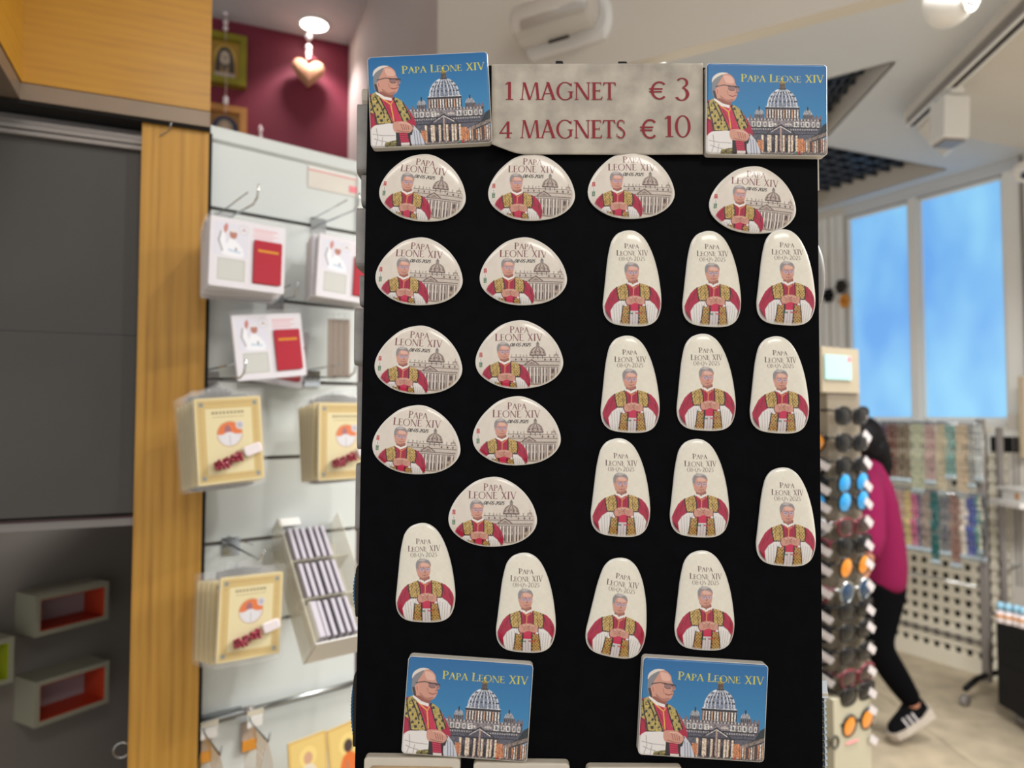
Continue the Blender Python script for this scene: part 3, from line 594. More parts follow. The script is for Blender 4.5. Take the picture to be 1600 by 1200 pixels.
# red wall of the alcove, its side wall, cream wall with the overhanging bulkhead
st(MB().fbox(REDW, -2.4, .03, -.08, 0, 0, H).obj('wall_back', M['redwall']))
st(MB().fbox(COLM, -1.25, 0, -.1, 0, 0, H).obj('wall_side', M['plaster_pink']))
b0 = BULK.hit(683, 200)[0]
st(MB().fbox(BULK, b0, BULK.hit(1420, 100)[0], -.04, 0, 2.367, H).obj('trim_2', M['plaster']))
u1 = BULK.hit(1019, 150, -.1)[0]
st(MB().fbox(BULK, b0, u1, -.14, -.10, 0, H).obj('wall_cream', M['plaster']))
a, b = BULK.hit(1018, 150, -.1)[0], BULK.hit(1030, 150, -.1)[0]
st(MB().fbox(BULK, a, b, -.15, -.085, 0, 2.6).obj('trim_3', M['frame_white']))
# window wall on the right
def uz(px, py, d=0): return WIN.hit(px, py, d)
wl, wr = uz(1329, 500)[0], uz(1570, 470)[0]; wt = uz(1560, 281)[1]; wb = uz(1500, 652)[1]
for i, (a0, a1, z0, z1) in enumerate(((-5, wl - .03, 0, H), (wr + .16, 4.5, 0, H), (wl - .03, wr + .16, wt + .03, H), (wl - .03, wr + .16, 0, wb - .09))):
    st(MB().fbox(WIN, a0, a1, -.12, 0, z0, z1).obj('wall_right' + ('' if i == 0 else '.%03d' % i), M['ceil' if i == 2 else 'plaster']))
m0, m1 = uz(1422, 480)[0], uz(1440, 480)[0]
panes = ((wl, m0), (m1, wr))
def glass_mat(name, seed):
    m = bpy.data.materials.new(name); m.use_nodes = True; nt = m.node_tree; bs = nt.nodes['Principled BSDF']
    tc = nt.nodes.new('ShaderNodeTexCoord'); mp = nt.nodes.new('ShaderNodeMapping'); mp.inputs['Location'].default_value = seed; mp.inputs['Scale'].default_value = (1.3, 1.3, .7)
    n = nt.nodes.new('ShaderNodeTexNoise'); n.inputs['Scale'].default_value = 1.7; n.inputs['Detail'].default_value = 2; r = nt.nodes.new('ShaderNodeValToRGB')
    e = r.color_ramp.elements; e[0].position = .36; e[0].color = (*hx(106, 170, 240), 1); e[1].position = .66; e[1].color = (*hx(152, 216, 252), 1)
    L = nt.links.new; L(tc.outputs['Object'], mp.inputs['Vector']); L(mp.outputs['Vector'], n.inputs['Vector']); L(n.outputs['Fac'], r.inputs['Fac']); L(r.outputs['Color'], bs.inputs['Emission Color'])
    bs.inputs['Emission Strength'].default_value = .93; bs.inputs['Base Color'].default_value = (.05, .09, .13, 1); bs.inputs['Roughness'].default_value = .16
    return m
for i, (a, b) in enumerate(panes):
    wdw = thing('window_%d' % (i + 1), '', '', tuple(WIN.pt(a, -.02, wb))); del wdw['label'], wdw['category']; st(wdw)
    MB().fbox(WIN, a, b, -.05, -.03, wb, wt).obj('frosted_pane', glass_mat('frosted_daylight_glass', (i * 3.1 + .4, 2.0, .3)), wdw)
    for x0, x1, z0, z1 in ((a - .02, a + .006, wb - .02, wt + .02), (b - .006, b + .02, wb - .02, wt + .02), (a, b, wb - .02, wb), (a, b, wt, wt + .02)):
        MB().fbox(WIN, x0, x1, -.06, .0, z0, z1).obj('window_frame', M['frame_white'], wdw)
st(MB().fbox(WIN, m0 + .015, m1 - .015, -.08, .02, wb - .09, wt + .03).obj('trim_4', M['frame_white']))
st(MB().fbox(WIN, wl - .03, wr + .10, -.08, .05, wb - .10, wb - .022).obj('trim_5', M['frame_white']))
st(MB().fbox(WIN, wr + .02, wr + .16, -.08, .03, wb - .10, wt + .03).obj('trim_6', M['frame_white']))
st(MB().fbox(WIN, wr + .12, wr + .135, .03, .045, wb - .10, wt + .1).obj('trim_7', M['alu_grey']))
# white upright boards at the left of the window
vb = thing('board_cladding', 'white upright boards hung with tiny ornaments left of the blue window', 'wall cladding', tuple(WIN.pt(wl - .3, .01, 1.4)))
uL, uR = uz(1284, 450)[0] - .3, wl - .035
n = 8
for k in range(n):
    x0, x1 = uL + (uR - uL) * k / n, uL + (uR - uL) * (k + 1) / n
    MB().fbox(WIN, x0 + .006, x1 - .006, .002, .014 + .006 * (k % 2), uz(1300, 545)[1], uz(1300, 340)[1]).obj('board', M['frame_white'], vb)
for px, py, c, lab in ((1314, 448, 'back_dark', 'small dark leafy ornament on the white boards'), (1320, 470, 'orange_pl', 'small round orange ornament on the white boards'), (1294, 462, 'black_plastic', 'small black beaded ornament at the tower edge of the white boards')):
    t = thing('ornament', lab, 'ornament', tuple(WIN.at(px, py, .03)), 'ornaments on the white boards')
    c0 = WIN.at(px, py, .03); mb = MB()
    for k in range(6): mb.ball(c0 + Vector((.03 * math.cos(k * 1.05) * .48, -.02 * math.cos(k * 1.05), .035 * math.sin(k * 1.05))), .022, 8, 5)
    mb.obj('bead_cluster', M[c], t, True); MB().tube([c0 + Vector((0, 0, .03)), c0 + Vector((0, 0, .3))], .002, 5).obj('string', M['thread'], t)
# right-hand end: pale column beside the window
u9 = uz(1578, 700)[0]
# ================================================================ CEILING FITTINGS
# emergency light on the cream bulkhead
a, b = BULK.at(822, 46, .05), BULK.at(922, 14, .05); ax = (b - a).normalized()
el = thing('emergency_light', 'clear capsule shaped emergency light on the cream bulkhead wall', 'light fitting', tuple(a))
up = BULK.n.cross(ax).normalized()
def capsule(r, depth, squash, extra=0):
    vs, fs = [], []; N, Q = 20, 6
    a2, b2 = a - ax * extra, b + ax * extra
    for q in range(Q + 1):
        h = q / Q; rr = r * (1 - h ** 3 * .45)
        for k in range(N):
            t = 2 * math.pi * k / N; c = math.cos(t); base = b2 if c > 0 else a2
            vs.append(base + ax * c * rr * .5 + up * math.sin(t) * rr + BULK.n * (depth * h))
    for q in range(Q):
        for k in range(N): fs.append((q * N + k, q * N + (k + 1) % N, (q + 1) * N + (k + 1) % N, (q + 1) * N + k))
    return vs, fs + [tuple(range(N)), tuple(range(Q * N, Q * N + N))]
vs, fs = capsule(.046, .055, 1); MB().add(vs, fs).obj('lamp_cover', M['clearlamp'], el, True)
vs, fs = capsule(.052, .012, 1, .006); MB().add([v - BULK.n * .05 for v in vs], [f for f in fs]).obj('base_plate', M['white'], el)
MB().tube([a + BULK.n * .02, b + BULK.n * .02], .012, 10).obj('lamp_tube', M['alu_grey'], el, True)
MB().box(-.025, .025, -.002, .002, -.003, .003, Matrix.Translation(a.lerp(b, .55) - up * .052 + BULK.n * .01) @ ax.to_track_quat('X', 'Z').to_matrix().to_4x4()).obj('label_strip', M['back_dark'], el)
# downlight over the alcove
dc = Wz(491, 36, H); dl = thing('downlight', 'round glowing recessed downlight above the straw heart', 'light fitting', tuple(dc))
MB().lathe([(.05, H - .004), (.05, H - .006), (.03, H - .008)], 24, (dc.x, dc.y, 0)).obj('lit_disc', M['lampglass'], dl)
MB().lathe([(.062, H + .002), (.062, H - .006), (.052, H - .010), (.051, H - .003)], 24, (dc.x, dc.y, 0)).obj('trim_ring', M['white'], dl)
spot('downlight_beam', (dc.x, dc.y, H - .02), (dc.x, dc.y + .03, 0), 16, 110, .6, (1, .88, .88), .04)
# track with a box spotlight
ta, tb = Wz(1424, 196, H - .10), Wz(1640, -8, H - .10)
tk = thing('light_track', 'long grey ceiling track running towards the upper corner', 'light track', tuple(ta)); d = (tb - ta).normalized(); s = Vector((-d.y, d.x, 0))
for nm, w0, w1, z0, z1, m in (('rail', -.022, .022, 0, .035, 'alu_grey'), ('groove', -.012, .012, -.004, .0, 'back_dark'), ('lip', -.026, -.016, -.008, .0, 'frame_white'), ('lip', .016, .026, -.008, .0, 'frame_white')):
    MB().add([p + s * w + Vector((0, 0, z)) for z in (z0, z1) for p, w in ((ta, w0), (tb, w0), (tb, w1), (ta, w1))], [(0, 3, 2, 1), (4, 5, 6, 7), (0, 1, 5, 4), (1, 2, 6, 5), (2, 3, 7, 6), (3, 0, 4, 7)]).obj(nm, M[m], tk)
h0 = Wz(1487, 150, H - .12)
sp_ = thing('track_spotlight', 'white rectangular spotlight head hanging from the ceiling track', 'spotlight', tuple(h0))
Yh = h0.y; ca, cb = W(1466, 154, Yh), W(1508, 220, Yh); cx, cz, hw, hh = (ca.x + cb.x) / 2, (ca.z + cb.z) / 2, (cb.x - ca.x) / 2, (ca.z - cb.z) / 2
mt = Matrix.Translation((cx, Yh, cz)) @ Matrix.Rotation(math.radians(3), 4, 'Y')
MB().rbox(-hw, hw, -.04, .07, -hh, hh, .008, 3, mt, .006).obj('lamp_head', M['white'], sp_)
MB().rbox(-hw * .8, hw * .8, -.03, .06, -hh - .012, -hh + .004, .004, 2, mt).obj('lens_hood', M['alu_grey'], sp_)
MB().tube([(cx, Yh, cz + hh), (cx + .005, Yh, cz + hh + .05)], .014, 10).obj('swivel', M['white'], sp_); MB().box(cx - .03, cx + .03, Yh - .05, Yh + .05, H - .125, H - .10).obj('track_adapter', M['white'], sp_)
# square ceiling box below the spotlight
vp = [Wz(1434, 205, H - .06), Wz(1475, 246, H - .06), Wz(1509, 216, H - .06)]; v4 = vp[0] + vp[2] - vp[1]
sv = thing('ceiling_box', 'small square white box fixed under the ceiling below the spotlight', 'ceiling box', tuple(vp[1]))
Q = [vp[0], vp[1], vp[2], v4]
MB().add(Q + [q + Vector((0, 0, .06)) for q in Q], [(0, 1, 2, 3), (7, 6, 5, 4)] + [(k, (k + 1) % 4, (k + 1) % 4 + 4, k + 4) for k in range(4)]).obj('housing', M['plaster'], sv)
MB().add([q + Vector((0, 0, -.004)) for q in (vp[1].lerp(vp[2], .04), vp[2], vp[2].lerp(vp[1], .0) + (v4 - vp[2]) * .08, vp[1] + (v4 - vp[2]) * .08)] + [q + Vector((0, 0, 0)) for q in (vp[1], vp[2], vp[2] + (v4 - vp[2]) * .08, vp[1] + (v4 - vp[2]) * .08)], [(0, 1, 2, 3), (7, 6, 5, 4), (0, 1, 5, 4), (1, 2, 6, 5), (2, 3, 7, 6), (3, 0, 4, 7)]).obj('edge_strip', M['white'], sv)
# turret camera at the top edge
Yc = 2.0; cc = W(1481, 3, Yc); tc_ = thing('turret_camera', 'white turret security camera at the ceiling near the top edge', 'security camera', tuple(cc)); r = .068
MB().ball(cc, r, 24, 14, (1, 1, 1.05)).obj('dome', M['white'], tc_, True)
MB().lathe([(.05, .08), (.05, .045), (.075, .04), (.08, .05), (.08, .10), (.05, .12)], 28, cc).obj('mount', M['white'], tc_)
MB().tube([cc + Vector((0, 0, .12)), (cc.x, cc.y, H)], .02, 12).obj('stem', M['white'], tc_)
dd = (Vector((.42, -.8, -.34))).normalized(); fc = cc + dd * r * .92; fm = Matrix.Translation(fc) @ dd.to_track_quat('Z', 'Y').to_matrix().to_4x4()
def disc(mt, r, h, n=20): return MB().add([mt @ Vector((r * math.cos(2 * math.pi * k / n), r * math.sin(2 * math.pi * k / n), z)) for z in (0, h) for k in range(n)], [tuple(range(n)), tuple(range(n, 2 * n))] + [(k, (k + 1) % n, (k + 1) % n + n, k + n) for k in range(n)])
disc(fm, .034, .010).obj('face_plate', M['frame_white'], tc_); disc(fm @ Matrix.Translation((0, .014, .004)), .011, .01).obj('lens', M['lens_dark'], tc_)
for a in (-.012, .006): disc(fm @ Matrix.Translation((a, -.014, .004)), .006, .008, 12).obj('infrared_window', M['lens_dark'], tc_)
# camera on the pale column at the right edge
c3 = W(1603, 268, 3.2); cm = thing('bullet_camera', 'white rounded security camera cut off by the frame beside the window top', 'security camera', tuple(c3))
MB().ball(c3, .06, 18, 10, (1, 1, .8)).obj('housing', M['white'], cm, True); disc(Matrix.Translation(c3 + Vector((-.035, -.04, -.03))) @ Vector((-.5, -.7, -.5)).to_track_quat('Z', 'Y').to_matrix().to_4x4(), .016, .01).obj('lens', M['lens_navy'], cm)
MB().tube([c3, c3 + Vector((.08, .1, .02)), c3 + Vector((.4, .25, .02))], .018, 10).obj('bracket', M['white'], cm)
# ================================================================ THE MAGNET TOWER
BL, BR = (565 - 800) / FPX * BOARD_Y, (1281 - 800) / FPX * BOARD_Y
bw = (BR - BL) / 2; bcx = (BL + BR) / 2; ztop = W(800, 103, BOARD_Y).z - CAMZ; zb = -.72
ROLL = .010
tw = thing('display_tower', 'tall black metal display tower covered in souvenir magnets', 'display stand', (bcx, BOARD_Y, CAMZ), rot=(0, ROLL, 0), local=True)
dpt = 2 * bw
MB().rbox(-bw, bw, 0, .012, zb, ztop, .003, 3, None, .0008).obj('front_panel', M['black'], tw)
MB().box(-bw, -bw + .003, .012, dpt - .012, zb, ztop).obj('side_panel', M['black'], tw); MB().box(bw - .003, bw, .012, dpt - .012, zb, ztop).obj('side_panel', M['black'], tw)
MB().rbox(-bw, bw, dpt - .012, dpt, zb, ztop, .003, 3).obj('back_panel', M['black'], tw); MB().box(-bw + .003, bw - .003, .012, dpt - .012, ztop - .003, ztop - .0005).obj('top_plate', M['black'], tw)
MB().lathe([(.03, -CAMZ + .05), (.03, zb)], 20, (0, dpt / 2, 0)).obj('pole', M['black_plastic'], tw); MB().lathe([(.24, -CAMZ + .005), (.24, -CAMZ + .02), (.20, -CAMZ + .05), (.03, -CAMZ + .06)], 40, (0, dpt / 2, 0)).obj('base', M['black_plastic'], tw)
for px, w in ((871, .0032), (973, .0040)):
    x = (px - 800) / FPX * BOARD_Y - bcx; pg = MB(); pg.prism([(x - w, ztop - .01), (x + w, ztop - .01), (x + w, ztop + .002), (x + w * .55, ztop + .0052), (x - w * .75, ztop + .0052), (x - w, ztop + .002)], .004, .010)
    pg.obj('hanging_peg', M['black_plastic'], tw)
# ---- magnets
TALL = [(44.6, 0), (32, 2.8), (23.7, 7.5), (17, 16), (13.2, 26), (8.4, 50), (5, 80), (2, 108), (0, 129.5), (3.4, 147.5), (14.7, 159.4), (35.6, 164.4), (70, 165), (88, 158), (97, 143), (100, 122), (97.8, 93.6), (92.5, 63.6), (83.5, 35), (71.6, 13.6), (58, 2.6)]
OVAL = [(50, 0), (66, 3.6), (82, 14), (94, 29), (100, 46), (97.6, 58), (88, 68.5), (72, 75.8), (48, 78.6), (28, 76), (12.5, 68.5), (3, 59), (0, 47), (4, 33), (14, 18.5), (30, 5.4)]
def outline(P, n):
    S = np.array(spline(P, 24) + [spline(P, 24)[0]]); L = np.concatenate([[0], np.cumsum(np.hypot(*np.diff(S, axis=0).T))]); q = np.linspace(0, L[-1], n, endpoint=False)
    return np.stack([np.interp(q, L, S[:, 0]), np.interp(q, L, S[:, 1])], 1)
def pebble(name, P, cv, k, Hh, base, root, nr, na, facet):
    o = outline(P, na); c = np.array([(o[:, 0].min() + o[:, 0].max()) / 2, (o[:, 1].min() + o[:, 1].max()) / 2])
    t = np.sin(np.linspace(0, 1, nr) * math.pi / 2 * .999) ** .9; t[0] = 0
    D = o - c; UV = c + t[1:, None, None] * D[None]; UV = np.concatenate([c[None], UV.reshape(-1, 2)]); tt = np.concatenate([[0], np.repeat(t[1:], na)])
    prof = (1 - tt ** 3.0) ** .55
    q = (UV - c); R = np.abs(D).max(0); pl = 1 - .55 * np.maximum(0, facet[0] * q[:, 0] / R[0] - facet[1] * q[:, 1] / R[1] - facet[2])
    h = -np.logaddexp(-prof * 22, -pl * 22) / 22; h = np.clip(h + .03, 0, 1)
    co = np.stack([q[:, 0] * k, -base - Hh * h, -q[:, 1] * k], 1)
    f4 = []; a = np.arange(na); b = (a + 1) % na
    for i in range(nr - 2): s = 1 + i * na; f4.append(np.stack([s + a, s + na + a, s + na + b, s + b], 1))
    f4 = np.concatenate(f4); tri = np.stack([np.zeros(na, int), 1 + a, 1 + b], 1)
    me = bpy.data.meshes.new(name); me.vertices.add(len(co)); me.vertices.foreach_set('co', co.astype(np.float32).ravel())
    nl = tri.size + f4.size; me.loops.add(nl); me.loops.foreach_set('vertex_index', np.concatenate([tri.ravel(), f4.ravel()]).astype(np.int32))
    me.polygons.add(len(tri) + len(f4)); me.polygons.foreach_set('loop_start', np.concatenate([np.arange(0, tri.size, 3), tri.size + np.arange(0, f4.size, 4)]).astype(np.int32)); me.update(); me.validate()
    cc_ = cv.sample(UV[:, 0], UV[:, 1]).reshape(-1, 3); q = np.clip((tt - .93) / .06, 0, 1)[:, None] ** 1.5
    paint_pts(me, cc_ * (1 - q) + np.array(hx(240, 237, 230))[None] * q, M['pr'])
    ob = bpy.data.objects.new('printed_face', me); COL.objects.link(ob); ob.parent = root
    bd = outline(P, 64); pts = [((x - c[0]) * k, -(y - c[1]) * k) for x, y in bd]
    n = len(pts); vs = [(x * s, y, z * s) for y, s in ((0, .97), (-base * .6, 1.0), (-base - .0002, .9995)) for x, z in pts]
    MB().add(vs, [tuple(range(n)), tuple(range(2 * n, 3 * n))] + [(i * n + j, i * n + (j + 1) % n, (i + 1) * n + (j + 1) % n, (i + 1) * n + j) for i in (0, 1) for j in range(n)]).obj('stone_body', M['white_stone'], root, True)
K = (BOARD_Y - .004) / FPX
def place(root, px, py, rot, label):
    p = W(px, py, BOARD_Y - .0035); root.location = (p.x, BOARD_Y - .0002, p.z); root.rotation_euler = (0, math.radians(rot), 0); root['label'] = label
cvo, cvt, cvc = print_oval(), print_tall(), print_card()
proto = thing('stone_magnet', '', 'magnet', group='wide oval stone magnets', local=True)
pebble('oval_face', OVAL, cvo, 138 * K / 100, .0036, .0016, proto, 84, 400, (.75, 1.0, .62))
OV = [(661, 292, 6, 'wide oval stone magnet at the left end of the top row, tilted clockwise'), (831, 291, 1.5, 'wide oval stone magnet directly under the left half of the price sign'),
      (987, 288, 1, 'wide oval stone magnet under the right half of the price sign, overlapping its edge'), (1178, 311, 5, 'wide oval stone magnet under the euro side card magnet, lowest of the top row'),
      (655, 423, 3, 'wide oval stone magnet at the tower edge in the second row'), (818, 423, 1, 'wide oval stone magnet second from the tower edge in the second row'),
      (654, 562, 3, 'wide oval stone magnet at the tower edge in the third row'), (811.5, 553.5, 0, 'wide oval stone magnet second from the tower edge in the third row'),
      (651, 687, 4, 'wide oval stone magnet at the tower edge in the fourth row'), (807.5, 673, 0.5, 'wide oval stone magnet second from the tower edge in the fourth row'), (770, 800, 1, 'lowest wide oval stone magnet, alone above the egg-tall ones')]
for i, (x, y, r, l) in enumerate(OV): place(proto if i == 0 else copy_tree(proto), x, y, r, l)
proto = thing('stone_magnet', '', 'magnet', group='tall stone magnets', local=True)
pebble('tall_face', TALL, cvt, 92.5 * K / 100, .0040, .0016, proto, 84, 420, (.8, 1.0, .66))
TL = [(988, 434, 0, 'first'), (1113, 435, .5, 'second'), (1229.5, 432.5, 1, 'third'), (985, 600, 0, 'first'), (1104, 597, 0, 'second'), (1219, 601, .5, 'third'), (970.5, 762, 1, 'first'), (1094, 763, .5, 'second')]
rown = ['top row of three tall magnets', 'middle row of three tall magnets', 'pair of tall magnets under both rows of three']
for i, (x, y, r, o) in enumerate(TL): place(proto if i == 0 else copy_tree(proto), x, y, r, 'tall egg shaped magnet, %s in the %s' % (o, rown[i // 3]))
for x, y, r, l in ((1229.5, 808, 1, 'tall egg shaped stone magnet alone at the tower edge nearest the sunglasses'), (664, 895.5, -1, 'tall egg shaped magnet below the wide ovals, nearest the white shelving'), (822.5, 942.5, 1, 'tall egg shaped stone magnet between the lowest oval and the lower blue card magnet'),
                   (968, 950.5, 8, 'tall egg shaped stone magnet tilted clockwise in the bottom row'), (1102, 939, 1, 'tall egg shaped stone magnet upright beside the tilted one in the bottom row')):
    place(copy_tree(proto), x, y, r, l)
proto = thing('card_magnet', '', 'magnet', group='blue picture card magnets', local=True)
K2 = (BOARD_Y - .007) / FPX; cw, ch = 193 * K2, 147.5 * K2
grid_print('printed_face', cvc, cw - .0006, ch - .0006, 340, 262, proto, M['pr'], y=-.0072, r=.0024, soft=.0011)
MB().rbox(-cw / 2, cw / 2, -.0062, 0, -ch / 2, ch / 2, .0026, 5, None, .0).obj('card_body', M['white_stone'], proto)
for i, (x, y, r, l) in enumerate(((672, 159, -2.8, 'blue picture card magnet left of the price sign, tilted counter-clockwise'), (1195.5, 174, .9, 'blue picture card magnet on the euro side of the price sign'),
                                  (731, 1104.5, 4.0, 'blue picture card magnet low on the tower below the leftmost tall magnets'), (1097, 1105.5, 3.6, 'blue picture card magnet low on the tower near the sunglasses'))):
    place(proto if i == 0 else copy_tree(proto), x, y, r, l)
# cream magnets cut off by the bottom edge
proto = thing('cream_magnet', '', 'magnet', group='cream magnets at the bottom edge', local=True)
w = 148 * K2
MB().rbox(-w / 2, w / 2, -.006, 0, -.05, 0, .0028, 5, None, .0012).obj('tile_body', M['side_cream'], proto)
MB().rbox(-w / 2 + .004, w / 2 - .004, -.0066, -.0058, -.046, -.005, .002, 3).obj('printed_panel', mat('sepia_print', hx(176, 150, 116), .5, noise=.25, nscale=60), proto)
for i, (x, y, r, l) in enumerate(((644, 1184, .8, 'cream magnet cut off by the bottom edge under the lower blue card magnet'), (815, 1192, .6, 'cream magnet cut off by the bottom edge, second from the tower edge'), (992, 1199, .3, 'cream magnet of which only the top edge shows at the very bottom'))):
    q = proto if i == 0 else copy_tree(proto); p = W(x, y, BOARD_Y - .006); q.location = (p.x, BOARD_Y - .0002, p.z); q.rotation_euler = (0, math.radians(r), 0); q['label'] = l
# ---- price sign
ps = thing('price_sign', 'marbled cream paper sign with dark red magnet prices', 'sign', tuple(W(932, 171, BOARD_Y - .003)), local=True)
def SP(px, py): p = W(px, py, BOARD_Y - .0035); q = W(932, 171, BOARD_Y - .0035); return (p.x - q.x, p.z - q.z)
N = 40; vs = []; fs = []
cor = [SP(768, 101), SP(1098, 99.5), SP(1098, 242), SP(768, 236)]
for j in range(N + 1):
    for i in range(N + 1):
        u, v = i / N, j / N
        tx = cor[0][0] * (1 - u) + cor[1][0] * u; tz = cor[0][1] * (1 - u) + cor[1][1] * u
        bx = cor[3][0] * (1 - u) + cor[2][0] * u; bz = cor[2][1] if u > .11 else cor[2][1] + (.11 - u) * .022
        cur = max(0, (.16 - u) / .16) * max(0, (v - .82) / .18); x = tx * (1 - v) + bx * v; z = tz * (1 - v) + bz * v
        vs.append((x, -.0008 - .0065 * cur ** 1.5 - .0006 * math.sin(u * 7) * v * .4, z + .002 * cur))
n0 = len(vs); vs += [(x, y + .0005, z) for x, y, z in vs]
for j in range(N):
    for i in range(N): k = j * (N + 1) + i; fs += [(k, k + N + 1, k + N + 2, k + 1), (n0 + k, n0 + k + 1, n0 + k + N + 2, n0 + k + N + 1)]
for i in range(N):
    fs += [(i, i + 1, n0 + i + 1, n0 + i), (N * (N + 1) + i, n0 + N * (N + 1) + i, n0 + N * (N + 1) + i + 1, N * (N + 1) + i + 1), (i * (N + 1), n0 + i * (N + 1), n0 + (i + 1) * (N + 1), (i + 1) * (N + 1)), (i * (N + 1) + N, (i + 1) * (N + 1) + N, n0 + (i + 1) * (N + 1) + N, n0 + i * (N + 1) + N)]
MB().add(vs, fs).obj('paper_sheet', M['paper'], ps, True)
k1 = (BOARD_Y - .0035) / FPX
for s, px, py, w, h in (('1', 788, 157, 15, 29), ('MAGNET', 812, 157, 153, 28), ('€', 1014, 156, 28, 28), ('3', 1055, 156, 25, 34), ('4', 780, 217, 21, 27), ('MAGNETS', 812, 217, 169, 29), ('€', 1000, 217, 27, 30), ('10', 1037, 215, 44, 34)):
    x, z = SP(px, py); mb = MB()
    for i, p in enumerate(text_polys(s, x, z, w * k1, h * k1)):
        y = -.00112 - i * 3e-6 ; n = len(p); mb.add([(a, y, b) for a, b in p], [tuple(range(n))])
    mb.obj('lettering', M['ink'], ps)
# ---- goods on the tower's side faces, seen edge-on
ZY = .468
def side(kind, label, py0, py1, out, m, x0=None, right=False, grp=None, y0=.008, y1=.07):
    zc0, zc1 = W(800, py1, ZY).z, W(800, py0, ZY).z
    xs = (BR if right else BL) + (1 if right else -1) * ROLL * 0 + (CAMZ - (zc0 + zc1) / 2) * (-ROLL)
    t = thing(kind, label, 'magnet', (xs, BOARD_Y + y0, (zc0 + zc1) / 2), grp)
    a, b = (xs, xs + out) if right else (xs - out, xs)
    return t, a, b, zc0, zc1
LS = [('rounded_magnet', 'rounded white magnet uppermost on the side of the tower by the red wall', 137, 168, .0060, 'side_cream'), ('block_magnet', 'thick grey-white block magnet on the tower side level with the top row', 163, 272, .0088, 'stone_grey'),
      ('flat_magnet', 'thin grey magnet on the tower side below the thick block', 273, 322, .0052, 'stone_grey'), ('block_magnet', 'thick grey-white block magnet on the tower side beside the red booklet cards', 325, 418, .0080, 'stone_grey'),
      ('flat_magnet', 'thin grey magnet on the tower side between two thick blocks', 430, 478, .0050, 'stone_grey'), ('block_magnet', 'thick grey-white block magnet on the tower side level with the third row', 482, 570, .0080, 'stone_grey'),
      ('flat_magnet', 'thin dappled magnet on the tower side level with the fourth row', 594, 702, .0050, 'stone_grey'), ('flat_magnet', 'thin dappled magnet on the tower side below the last oval row', 724, 830, .0050, 'stone_grey')]
for kd, lb, p0, p1, ot, m in LS:
    t, a, b, z0, z1 = side(kd, lb, p0, p1, ot, m, grp='magnets on the tower side')
    rr = min(.012 if 'round' in kd else .004, (z1 - z0) / 2.2)
    mtx = Matrix.Translation(((a + b) / 2, BOARD_Y + .04, (z0 + z1) / 2)) @ Matrix.Rotation(math.pi / 2, 4, 'Z'); hz = (z1 - z0) / 2
    MB().rbox(-.03, .03, (a - b) / 2, (b - a) / 2, -hz, hz, rr, 4, mtx, .0).obj('tile_body', M[m], t)
    MB().rbox(-.026, .026, (b - a) / 2, (b - a) / 2 + .0006, -hz + .003, hz - .003, rr * .8, 3, mtx).obj('picture_face', M['side_cream'], t)
for p0, p1, lb in ((880, 968, 'small coil of blue ribbed cord on the tower side'), (1046, 1172, 'large coil of blue ribbed cord on the tower side near the bottom')):
    t, a, b, z0, z1 = side('blue_coil', lb, p0, p1, .006, 'blue_cord'); mb = MB(); zc = (z0 + z1) / 2; hz = (z1 - z0) / 2
    n = int((z1 - z0) / .0022)
    for k in range(n):
        z = z0 + (k + .5) / n * (z1 - z0); q = math.sqrt(max(0, 1 - ((z - zc) / hz) ** 2)); mb.ball((b - .0062 * q + .001, BOARD_Y + .018, z), .0016, 8, 5, (1, 4, .75))
    mb.obj('cord_ribs', M['blue_cord'], t, True); MB().rbox(-.012, .012, 0, .003, -hz * .9, hz * .9, .005, 3, Matrix.Translation((b - .0005, BOARD_Y + .02, zc)) @ Matrix.Rotation(math.pi / 2, 4, 'Z')).obj('cord_backing', M['back_dark'], t)
# right side
t, a, b, z0, z1 = side('oval_mirror', 'large oval magnet with grey rim seen edge-on beside the blue window', 360, 502, .0105, 'x', right=True)
mb = MB(); zc, hz = (z0 + z1) / 2, (z1 - z0) / 2; N = 40; vs = []; fs = []
prf = [(0, 1), (.3, 1), (.62, .97), (.8, .9), (.92, .72), (1.0, .4)]
for o, s in prf:
    for k in range(N): an = 2 * math.pi * k / N; vs.append((a + (b - a) * o * .72 + (.0026 if o else 0), BOARD_Y + .034 + .026 * s * math.cos(an), zc + hz * s * math.sin(an)))
for i in range(len(prf) - 1):
    for k in range(N): fs.append((i * N + k, i * N + (k + 1) % N, (i + 1) * N + (k + 1) % N, (i + 1) * N + k))
MB().add(vs, fs + [tuple(range(N)), tuple(range((len(prf) - 1) * N, len(prf) * N))]).obj('ceramic_oval', M['stone_grey'], t, True)
MB().prism([(.023 * math.cos(2 * math.pi * k / 24), hz * .85 * math.sin(2 * math.pi * k / 24)) for k in range(24)], 0, .004, Matrix.Translation((a + .004, BOARD_Y + .034, zc)) @ Matrix.Rotation(math.pi / 2, 4, 'Z')).obj('magnet_backing', M['black_plastic'], t)
t, a, b, z0, z1 = side('corner_magnet', 'pale green-white magnet peeking out below the blue card magnet', 226, 300, .005, 'x', right=True)
MB().prism([(.0, z0), (.0, z1), (.03, z1), (.03, z0 + .008)], 0, .0045, Matrix.Translation((b, BOARD_Y + .01, 0)) @ Matrix.Rotation(math.pi / 2, 4, 'Z')).obj('tile_body', M['side_cream'], t)
MB().prism([(.003, z0 + .006), (.003, z1 - .003), (.028, z1 - .003), (.028, z0 + .012)], -.0006, .0, Matrix.Translation((b, BOARD_Y + .01, 0)) @ Matrix.Rotation(math.pi / 2, 4, 'Z')).obj('picture_face', M['stone_grey'], t)
t, a, b, z0, z1 = side('ribbed_strip', 'thin grey ribbed strip down the tower side by the sunglasses', 537, 762, .0032, 'x', right=True)
MB().box(a, a + .0018, BOARD_Y + .010, BOARD_Y + .03, z0, z1).obj('strip_back', M['alu_grey'], t)
